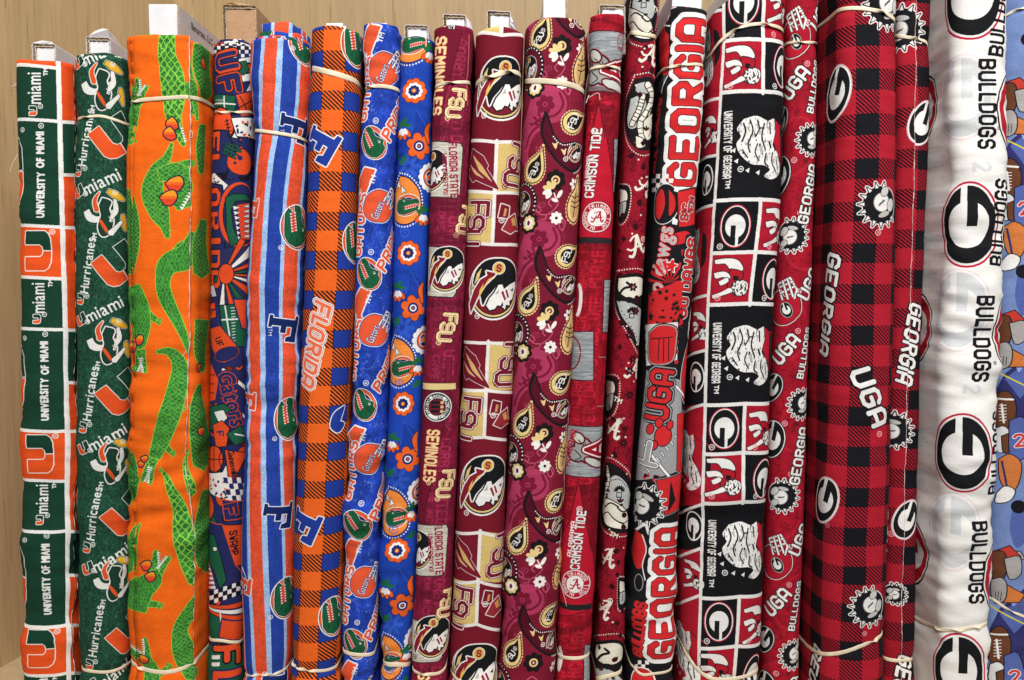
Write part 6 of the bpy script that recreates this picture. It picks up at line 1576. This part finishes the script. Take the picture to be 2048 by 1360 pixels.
# ------------------------------------------------------------------ 20 footballers
def pr_football(c):
    B = (116, 138, 188); c.a[:] = B; c.mottle(50, 30, 201, .06)
    NV = (50, 50, 104); O = (206, 120, 62); BR = (104, 62, 40); K = (24, 22, 28); GY = (168, 164, 162); RB = (84, 100, 166)
    for o in (0, 472, 950):
        Y = lambda y: y - 8 + o * .985
        X = lambda x: x - o * .022
        def P(pts, col, w=1.8): c.pp([(X(a), Y(b)) for a, b in pts], col, [(w, K)] if w else ())
        P([(2000, 330), (2020, 290), (2070, 250), (2130, 330), (2130, 420), (2010, 410)], NV, 0); P([(2020, 300), (2070, 262), (2090, 300), (2050, 340)], RB, 0)
        c.line([(X(2000), Y(282)), (X(2090), Y(330))], 3, (206, 196, 60)); c.txt('23', X(2046), Y(268), 26, -60, (150, 170, 226), (), 'block', L=30)
        P([(2006, 176), (2040, 164), (2062, 186), (2060, 196), (2020, 186)], (196, 60, 50)); P([(2008, 250), (2030, 240), (2070, 262), (2060, 276), (2010, 276)], O)
        P(curve([(2004, 176), (2028, 176), (2034, 204), (2024, 236), (2008, 234), (2004, 176)], 3), BR); P(curve([(2004, 232), (2024, 228), (2034, 244), (2030, 272), (2012, 280), (2002, 262), (2004, 232)], 3), GY)
        for a in (2012, 2018, 2024): c.line([(X(a), Y(256)), (X(a - 2), Y(274))], 1.2, K)
        P(curve([(2030, 190), (2060, 186), (2062, 220), (2040, 230), (2030, 190)], 3), GY)
        P(curve([(2000, 340), (2014, 326), (2032, 332), (2042, 360), (2034, 396), (2010, 402), (1998, 380), (2000, 340)], 4), BR); c.line([(X(2002), Y(340)), (X(2036), Y(342))], 4, WH); c.line([(X(2014), Y(352)), (X(2018), Y(388))], 4, WH)
        for k in range(6): c.line([(X(2009), Y(354 + k * 6)), (X(2023), Y(353 + k * 6))], 1.6, WH)
        P(curve([(2002, 400), (2018, 396), (2030, 410), (2026, 440), (2008, 448), (2000, 430), (2002, 400)], 3), (220, 220, 222)); P(curve([(2014, 416), (2032, 412), (2034, 440), (2018, 448), (2014, 416)], 3), BR)
        P(curve([(2030, 384), (2058, 380), (2070, 440), (2044, 466), (2030, 450), (2030, 384)], 3), RB); c.txt('2', X(2050), Y(424), 28, -10, (200, 60, 60), [(1.4, WH)], 'block', L=22)
        P(curve([(2008, 462), (2030, 452), (2052, 470), (2046, 512), (2028, 526), (2010, 500), (2008, 462)], 3), O); c.line([(X(2014), Y(466)), (X(2020), Y(494)), (X(2024), Y(516))], 4, NV)
        P(curve([(2004, 530), (2020, 516), (2040, 524), (2030, 544), (2002, 548), (2004, 530)], 3), WH)
        P(curve([(2036, 556), (2064, 560), (2070, 610), (2044, 640), (2030, 600), (2036, 556)], 3), RB, 0); c.ell(X(2058), Y(86), 14, 14, K)
        P([(2006, 668), (2012, 650), (2050, 646), (2060, 660), (2024, 664), (2018, 676)], GY)
# ------------------------------------------------------------------ the twenty bolts, left to right
def bd(p, w=6.5, tw=()): return dict(p=p, w=w, tw=tw)
BOLTS = [
 dict(fn=pr_block_green, e=[(130, 35, 146), (660, 42, 145), (1080, 46, 150), (1350, 50, 151)], top=[(-1, 119), (0, 120), (1, 126)], y0=0.0, k=.55, n=3.0, wr=1.1,
      label='leftmost bolt, green and orange printed blocks with white grid lines', bands=[]),
 dict(fn=pr_toss_green, e=[(110, 145, 252), (660, 147, 254), (1080, 150, 254), (1350, 152, 254)], top=112, y0=0.002, wr=.7,
      label='mottled dark green bolt with white slanting lettering, second from the left',
      bands=[bd([(146, 240), (170, 233), (200, 230), (225, 237), (252, 247)], 6, (.35,)), bd([(152, 1336), (180, 1345), (215, 1347), (252, 1334)], 7)]),
 dict(fn=pr_alligator, e=[(70, 251, 420), (660, 254, 415), (1080, 254, 413), (1350, 254, 412)], top=[(-1, 72), (0, 68), (1, 80)], y0=-.006, k=.6, n=2.6, wr=1.5,
      label='wide bright orange bolt printed with green alligators wearing sunglasses',
      bands=[bd([(253, 206), (275, 200), (300, 197), (350, 195), (418, 206)], 8, (.12,)), bd([(253, 1322), (300, 1342), (340, 1345), (380, 1330), (412, 1302)], 9, (.2, .75))]),
 dict(fn=pr_cartoon_blue, e=[(75, 417, 506), (660, 414, 496), (1080, 411, 486), (1350, 408, 482)], top=90, y0=.018, wr=.6,
      label='busy cartoon bolt in orange, navy and green with a brown cardboard end',
      bands=[bd([(418, 222), (445, 224), (480, 224), (505, 224)], 6, (.3, .6)), bd([(412, 1278), (440, 1281), (484, 1283)], 7)]),
 dict(fn=pr_stripe, e=[(80, 498, 618), (180, 501, 616), (250, 509, 611), (320, 502, 613), (400, 498, 611), (660, 490, 600), (1080, 482, 588), (1350, 480, 578)], top=[(-1, 80), (0, 76), (1, 84)], y0=.0, wr=1.5,
      label='blue and orange vertically striped bolt with a bunched cloth top',
      bands=[bd([(508, 261), (540, 264), (580, 270), (610, 280)], 7), bd([(482, 1350), (510, 1353), (540, 1352), (577, 1335)], 6, (.3, .5, .7))]),
 dict(fn=pr_check_orange, e=[(55, 618, 719), (135, 614, 718), (660, 597, 703), (1080, 584, 686), (1350, 575, 676)], top=[(-1, 56), (0, 53), (1, 58)], y0=.0, wr=.9,
      label='orange and blue buffalo check bolt with a wide rubber band near its top',
      bands=[bd([(614, 135), (650, 142), (690, 153), (718, 168)], 11), bd([(575, 1322), (600, 1338), (640, 1343), (677, 1330)], 7, (.15, .3, .5))]),
 dict(fn=pr_toss_blue, e=[(55, 722, 800), (600, 704, 780), (1080, 684, 761), (1350, 675, 752)], top=[(-1, 62), (-.6, 50), (.5, 50), (1, 62)], y0=.004, k=.9, n=2.2, wr=1.7,
      label='narrow royal blue bolt with orange lettering and football helmets',
      bands=[bd([(716, 178), (740, 171), (770, 172), (796, 186)], 8, (.3,)), bd([(675, 1298), (700, 1310), (730, 1312), (752, 1303)], 8)]),
 dict(fn=pr_floral_blue, e=[(75, 799, 869), (600, 780, 855), (1080, 760, 835), (1350, 751, 825)], top=[(-1, 78), (0, 74), (1, 78)], y0=.014, wr=1.2,
      label='blue bolt with orange and white flowers, right of the helmet print',
      bands=[bd([(750, 1325), (770, 1332), (800, 1332), (824, 1326)], 10)]),
 dict(fn=pr_pennant_garnet, e=[(60, 868, 946), (600, 853, 928), (1080, 832, 908), (1350, 820, 896)], top=[(-1, 58), (0, 52), (1, 56)], y0=.002, k=.75, n=2.6, wr=.6,
      label='garnet pennant print bolt with pale framed panels, beside the blue floral bolt',
      bands=[bd([(869, 172), (890, 165), (915, 164), (946, 176)], 7, (.25,)), bd([(820, 1335), (850, 1350), (880, 1348), (896, 1328)], 7, (.4,))]),
 dict(fn=pr_block_garnet, e=[(60, 949, 1050), (600, 928, 1031), (1080, 907, 1010), (1350, 895, 998)], top=[(-1, 62), (0, 54), (1, 62)], y0=.0, wr=.8,
      label='garnet and gold block print bolt with white grid lines and profile badges',
      bands=[bd([(947, 170), (965, 156), (1000, 149), (1015, 141), (1032, 143), (1048, 154)], 10, (.3, .6)), bd([(893, 1338), (915, 1362), (950, 1372), (998, 1362)], 8)]),
 dict(fn=pr_paisley, e=[(40, 1050, 1173), (200, 1047, 1171), (600, 1030, 1150), (1080, 1006, 1122), (1350, 995, 1110)], top=[(-1, 44), (-.4, 37), (.6, 38), (1, 54)], y0=.0, wr=.7,
      label='garnet paisley bolt with black, cream and pink flowers',
      bands=[bd([(1047, 168), (1075, 162), (1110, 163), (1150, 172), (1171, 187)], 11)]),
 dict(fn=pr_pennant_crimson, e=[(30, 1183, 1258), (200, 1178, 1253), (600, 1152, 1226), (1080, 1126, 1200), (1350, 1114, 1186)], top=[(-1, 36), (-.7, 27), (.6, 28), (1, 38)], y0=.012, k=.8, n=2.5, wr=.6,
      label='crimson pennant print bolt with distressed grey panels',
      bands=[bd([(1179, 141), (1200, 133), (1225, 133), (1253, 141)], 6, (.5,)), bd([(1116, 1308), (1140, 1316), (1160, 1317), (1186, 1305)], 8)]),
 dict(fn=pr_bandana, e=[(0, 1260, 1327), (70, 1257, 1321), (560, 1230, 1297), (1080, 1203, 1264), (1350, 1190, 1250)], top=-34, y0=.008, wr=.6,
      label='narrow crimson bandana print bolt with white elephants',
      bands=[bd([(1256, 66), (1280, 67), (1300, 70), (1321, 76)], 8), bd([(1190, 1356), (1215, 1352), (1250, 1336)], 9)]),
 dict(fn=pr_pop_red, e=[(20, 1327, 1419), (140, 1320, 1416), (400, 1305, 1403), (600, 1292, 1388), (800, 1280, 1372), (1080, 1264, 1364), (1350, 1254, 1357)], top=[(-1, 40), (-.75, 12), (1, 20)], y0=.0, k=.85, n=2.4, wr=1.5,
      label='black bolt with huge red and white outlined letters running up it',
      bands=[bd([(1318, 146), (1340, 135), (1370, 130), (1416, 132)], 6, (.3, .5)), bd([(1264, 1334), (1280, 1352), (1310, 1348), (1352, 1332)], 6)]),
 dict(fn=pr_block_red, e=[(20, 1424, 1575), (300, 1414, 1571), (600, 1392, 1552), (1080, 1368, 1534), (1350, 1360, 1524)], top=[(-1, 14), (-.6, -10), (0, -18), (1, -18)], y0=-.010, k=.8, n=2.4, wr=.8,
      label='thick black and red block print bolt with white grid lines and oval emblems',
      bands=[bd([(1420, 112), (1440, 82), (1470, 57), (1510, 46), (1545, 50), (1575, 64)], 7, (.35, .65)), bd([(1362, 1290), (1380, 1320), (1400, 1350), (1440, 1364), (1500, 1352), (1524, 1338)], 8)]),
 dict(fn=pr_toss_red, e=[(20, 1571, 1650), (300, 1570, 1646), (600, 1552, 1634), (1080, 1533, 1618), (1350, 1524, 1609)], top=-50, y0=.020, wr=.5,
      label='speckled red bolt with slanting white letters, set back beside the red check',
      bands=[bd([(1568, 88), (1600, 84), (1648, 88)], 6, (.4, .8))]),
 dict(fn=pr_check_red, e=[(20, 1645, 1793), (300, 1640, 1797), (600, 1630, 1788), (1080, 1616, 1778), (1350, 1608, 1768)], top=-60, y0=-.014, k=.75, n=2.35, wr=.8,
      label='wide red and black buffalo check bolt in front, bands at both ends',
      bands=[bd([(1644, 44), (1670, 23), (1700, 15), (1740, 17), (1765, 22), (1792, 42)], 8, (.8,)), bd([(1609, 1290), (1630, 1305), (1655, 1311), (1700, 1303), (1735, 1288), (1768, 1268)], 8, (.85,))]),
 dict(fn=pr_check_red2, e=[(20, 1796, 1870), (300, 1797, 1864), (600, 1787, 1851), (1080, 1776, 1838), (1350, 1768, 1834)], top=-50, y0=.024, k=.6, wr=.5,
      label='narrower red and black check bolt with a frayed cut edge, beside the white bolt',
      bands=[bd([(1790, 72), (1820, 76), (1850, 80), (1866, 94)], 7, (.5,)), bd([(1770, 1317), (1800, 1322), (1832, 1318)], 8)]),
 dict(fn=pr_white, e=[(20, 1866, 2011), (300, 1862, 2011), (600, 1848, 2003), (1080, 1837, 1984), (1350, 1834, 1974)], top=-70, y0=-.014, k=.7, n=2.3, wr=1.9,
      label='white bolt with black oval emblems and black block lettering',
      bands=[bd([(1832, 1241), (1870, 1258), (1910, 1263), (1950, 1257), (1980, 1246)], 8, (.35, .6, .8))]),
 dict(fn=pr_football, e=[(20, 2009, 2150), (600, 2002, 2142), (1080, 1984, 2124), (1350, 1972, 2112)], top=-40, y0=.010, k=.55, wr=.5,
      label='light blue bolt with football players, cut off by the right edge',
      bands=[bd([(2007, 32), (2030, 20), (2070, 10)], 6, (.5,)), bd([(1984, 1198), (2020, 1222), (2080, 1246)], 6, (.4,))]),
]
objs = []
def side_depth(q):
    w = np.mean([r - l for _, l, r in q['e']]) / 2 * PXM
    return q['y0'] + 0.5 * q.get('k', .9) * w
for i, q in enumerate(BOLTS):
    # a bolt standing proud of its neighbour shows some of its flank: its visible side meets the neighbour further back
    yl = side_depth(BOLTS[i - 1]) if i > 0 else -1.0; yr = side_depth(BOLTS[i + 1]) if i < len(BOLTS) - 1 else -1.0
    b = Bolt(q['e'], q['top'], q['y0'], q.get('k', .9), q.get('n', 2.3), seed=i + 1, wr=q['wr'] * 1.15, bands=q['bands'], yl=yl, yr=yr)
    objs.append(b)
# neighbours may press on each other but never pass through one another
for a, b in zip(objs[:-1], objs[1:]):
    ov = np.maximum(a.xr - b.xl + (0.0007 if 6 <= objs.index(a) <= 10 else 0.0046 if 11 <= objs.index(a) <= 15 else 0.0020), 0)
    wa = 0.5 if abs(a.y0 - b.y0) < .003 else (0.15 if a.y0 < b.y0 else 0.85)
    a.xr = a.xr - ov * wa; b.xl = b.xl + ov * (1 - wa)
for i, (b, q) in enumerate(zip(objs, BOLTS)):
    b.prep()
    c = Cloth(b, (200, 200, 200), 165.0)
    q['fn'](c)
    c.weave(900 + i, 0.014 if i == 18 else 0.03)
    if PREVIEW: c.dump(i)
    im = c.image('cloth_print_%02d' % (i + 1))
    c.a = None
    b.build(c, cloth_mat('printed_cotton_%02d' % (i + 1), im), 'fabric_bolt', q['label'])
B = objs
# ---- boards at the tops
B[0].core(63, 109, 86, 'flute', slope=.05); B[1].core(171, 219, 73, 'flute', slope=.05)
cb = B[2].core(297, 352, 8, 'closed')
B[3].core(445, 511, 9, 'flute', mat=M_KRAFT)
B[4].core(530, 585, 66, 'closed'); B[5].core(645, 691, 44, 'round'); B[6].core(736, 780, 43, 'round')
B[7].core(809, 855, 49, 'flute'); B[8].core(886, 931, 28, 'flute'); B[9].core(974, 1020, 21, 'flute')
B[10].core(1086, 1132, -12, 'closed'); B[11].core(1199, 1249, 9, 'flute'); B[13].core(1345, 1404, -24, 'closed')
for j, (x0, x1, t) in {12: (1272, 1312, -60), 14: (1470, 1530, -60), 15: (1590, 1632, -80), 16: (1690, 1748, -100), 17: (1812, 1850, -80), 18: (1910, 1968, -110), 19: (2050, 2104, -80)}.items(): B[j].core(x0, x1, t, 'closed')
# ---- windings that show above the outer layer, loose ends, frayed threads
B[1].layers([(.0012, .0010, 60, 40), (.0028, .0022, -50, 110), (.0044, .0034, 80, 200)])
B[3].layers([(.0010, .0016, 20, 160), (.0024, .0032, -40, 420), (.0038, .0046, 60, 660), (.0054, .0056, -20, 900)])
B[4].layers([(.0012, .0014, 30, 0), (.0030, .0026, 62, 120), (.0075, .0085, 92, 40), (.0092, .0165, 40, 260)])
B[6].layers([(.0014, .0008, 70, 140), (.0030, .0014, -30, 300)])
B[2].flap([(376, 80), (377, 160), (379, 300), (380, 560), (377, 700), (372, 850), (367, 900), (378, 990), (384, 1090), (386, 1350)], du=-8, dy=0, curl=.0010)
B[0].flap([(141, 130), (143, 500), (144, 640), (142, 760), (146, 900), (141, 1050), (149, 1180), (140, 1260), (146, 1350)], du=0, dy=0, curl=.0022, sel=M_THREAD)
B[11].flap([(1184, 40), (1176, 170), (1166, 330), (1158, 450), (1152, 600), (1142, 800), (1130, 1000), (1124, 1100), (1116, 1250), (1112, 1350)], du=4, dy=0, side=-1, curl=.0012, sel=M_THREADP, back=90)
B[17].flap([(1830, 0), (1829, 100), (1826, 300), (1822, 500), (1818, 640), (1812, 800), (1808, 960), (1806, 1080), (1800, 1220), (1802, 1350)], du=1.5, dy=3, curl=.0008)
B[0].thread([(36, 180, .004), (28, 178, .002), (20, 176, -.002), (26, 172, -.003), (33, 168, 0)], 0.01); B[0].thread([(32, 178, 0), (32, 172, -.002), (31, 166, -.002)], 0.01)
B[0].thread([(36, 308, .004), (30, 318, .0), (24, 330, -.002), (20, 344, -.003)], 0.01)
B[2].thread([(378, 258, 0), (384, 264, -.004), (385, 274, -.004), (379, 276, -.002)], 0.0)
B[2].thread([(376, 690, 0), (372, 702, -.003), (366, 712, -.004)], 0.0); B[2].thread([(374, 774, 0), (366, 786, -.003), (356, 796, -.004)], 0.0)
B[11].thread([(1176, 196, -.002), (1196, 186, -.004), (1200, 200, -.004)], 0.01, .0003); B[11].thread([(1178, 190, -.002), (1172, 206, -.004)], 0.01, .0003)
B[11].thread([(1118, 1160, -.002), (1128, 1190, -.004), (1133, 1212, -.004)], 0.01); B[4].thread([(484, 1134, .0), (490, 1150, -.004), (496, 1168, -.002)], -0.002)
for b in B: b.add_bands()
# loose paper flaps bent out of some boards
for j_, pq_, dy_ in ((0, [(64, 86), (84, 81), (104, 84), (110, 90), (90, 88), (70, 90)], .004), (8, [(930, 32), (941, 44), (946, 62), (938, 64), (930, 50)], .010), (9, [(1019, 26), (1028, 44), (1031, 60), (1022, 60), (1018, 44)], .010), (3, [(446, 10), (462, 5), (490, 7), (508, 12), (492, 14), (460, 13)], .004)):
    b_ = B[j_]; yf_ = b_.y0 + .016 + dy_; V_ = []
    for d_ in (0.0, 0.0007):
        for k_, (x_, y_) in enumerate(pq_):
            yy_ = yf_ + d_ + 0.003 * math.sin(k_ * 1.7 + j_); X_, Z_ = unproj(x_, y_, yy_); V_.append(Vector((X_, yy_, Z_)) - b_.org)
    n_ = len(pq_)
    mesh_obj('paper_flap', V_, [tuple(range(n_))[::-1], tuple(range(n_, 2 * n_))] + [(i_, (i_ + 1) % n_, n_ + (i_ + 1) % n_, n_ + i_) for i_ in range(n_)], M_KRAFT if j_ == 3 else M_WHITE, b_.root, False)
# torn paper end standing up behind the second board
yq = B[1].y0 + .05
pq = [(178, 71), (190, 62), (204, 57), (216, 58), (228, 72), (246, 98), (222, 96), (198, 88)]
Vq = []
for d_ in (0.0, 0.0006):
    for k_, (x_, y_) in enumerate(pq):
        yy_ = yq + d_ + 0.006 * math.sin(k_ * 1.3) + (0.03 if x_ > 225 else 0)
        X_, Z_ = unproj(x_, y_, yy_); Vq.append(Vector((X_, yy_, Z_)) - B[1].org)
nq = len(pq)
mesh_obj('torn_flap', Vq, [tuple(range(nq))[::-1], tuple(range(nq, 2 * nq))] + [(i_, (i_ + 1) % nq, nq + (i_ + 1) % nq, nq + i_) for i_ in range(nq)], M_WHITE, B[1].root, False)
# maker's name printed on the side of the tall white board
cu = bpy.data.curves.new('printed_text', 'FONT'); cu.body = 'Benartex, LLC \u2022'; cu.size = 0.0085; cu.extrude = 0.00004
to = bpy.data.objects.new('printed_text', cu); COL.objects.link(to)
bpy.context.view_layer.update()
me = bpy.data.meshes.new_from_object(to.evaluated_get(bpy.context.evaluated_depsgraph_get())); bpy.data.objects.remove(to)
me.materials.clear(); me.materials.append(paper_mat('grey_ink', (84, 80, 82), (70, 66, 68), .8, 200, 0))
t = bpy.data.objects.new('printed_text', me); COL.objects.link(t); t.parent = cb
X1, Zt = unproj(352, 8, B[2].y0 + .016)
t.rotation_euler = (math.radians(90), 0, math.radians(90))
t.location = Vector((X1 + 0.0019, B[2].y0 + .016 + 0.026, Zt - 0.012)) - B[2].org
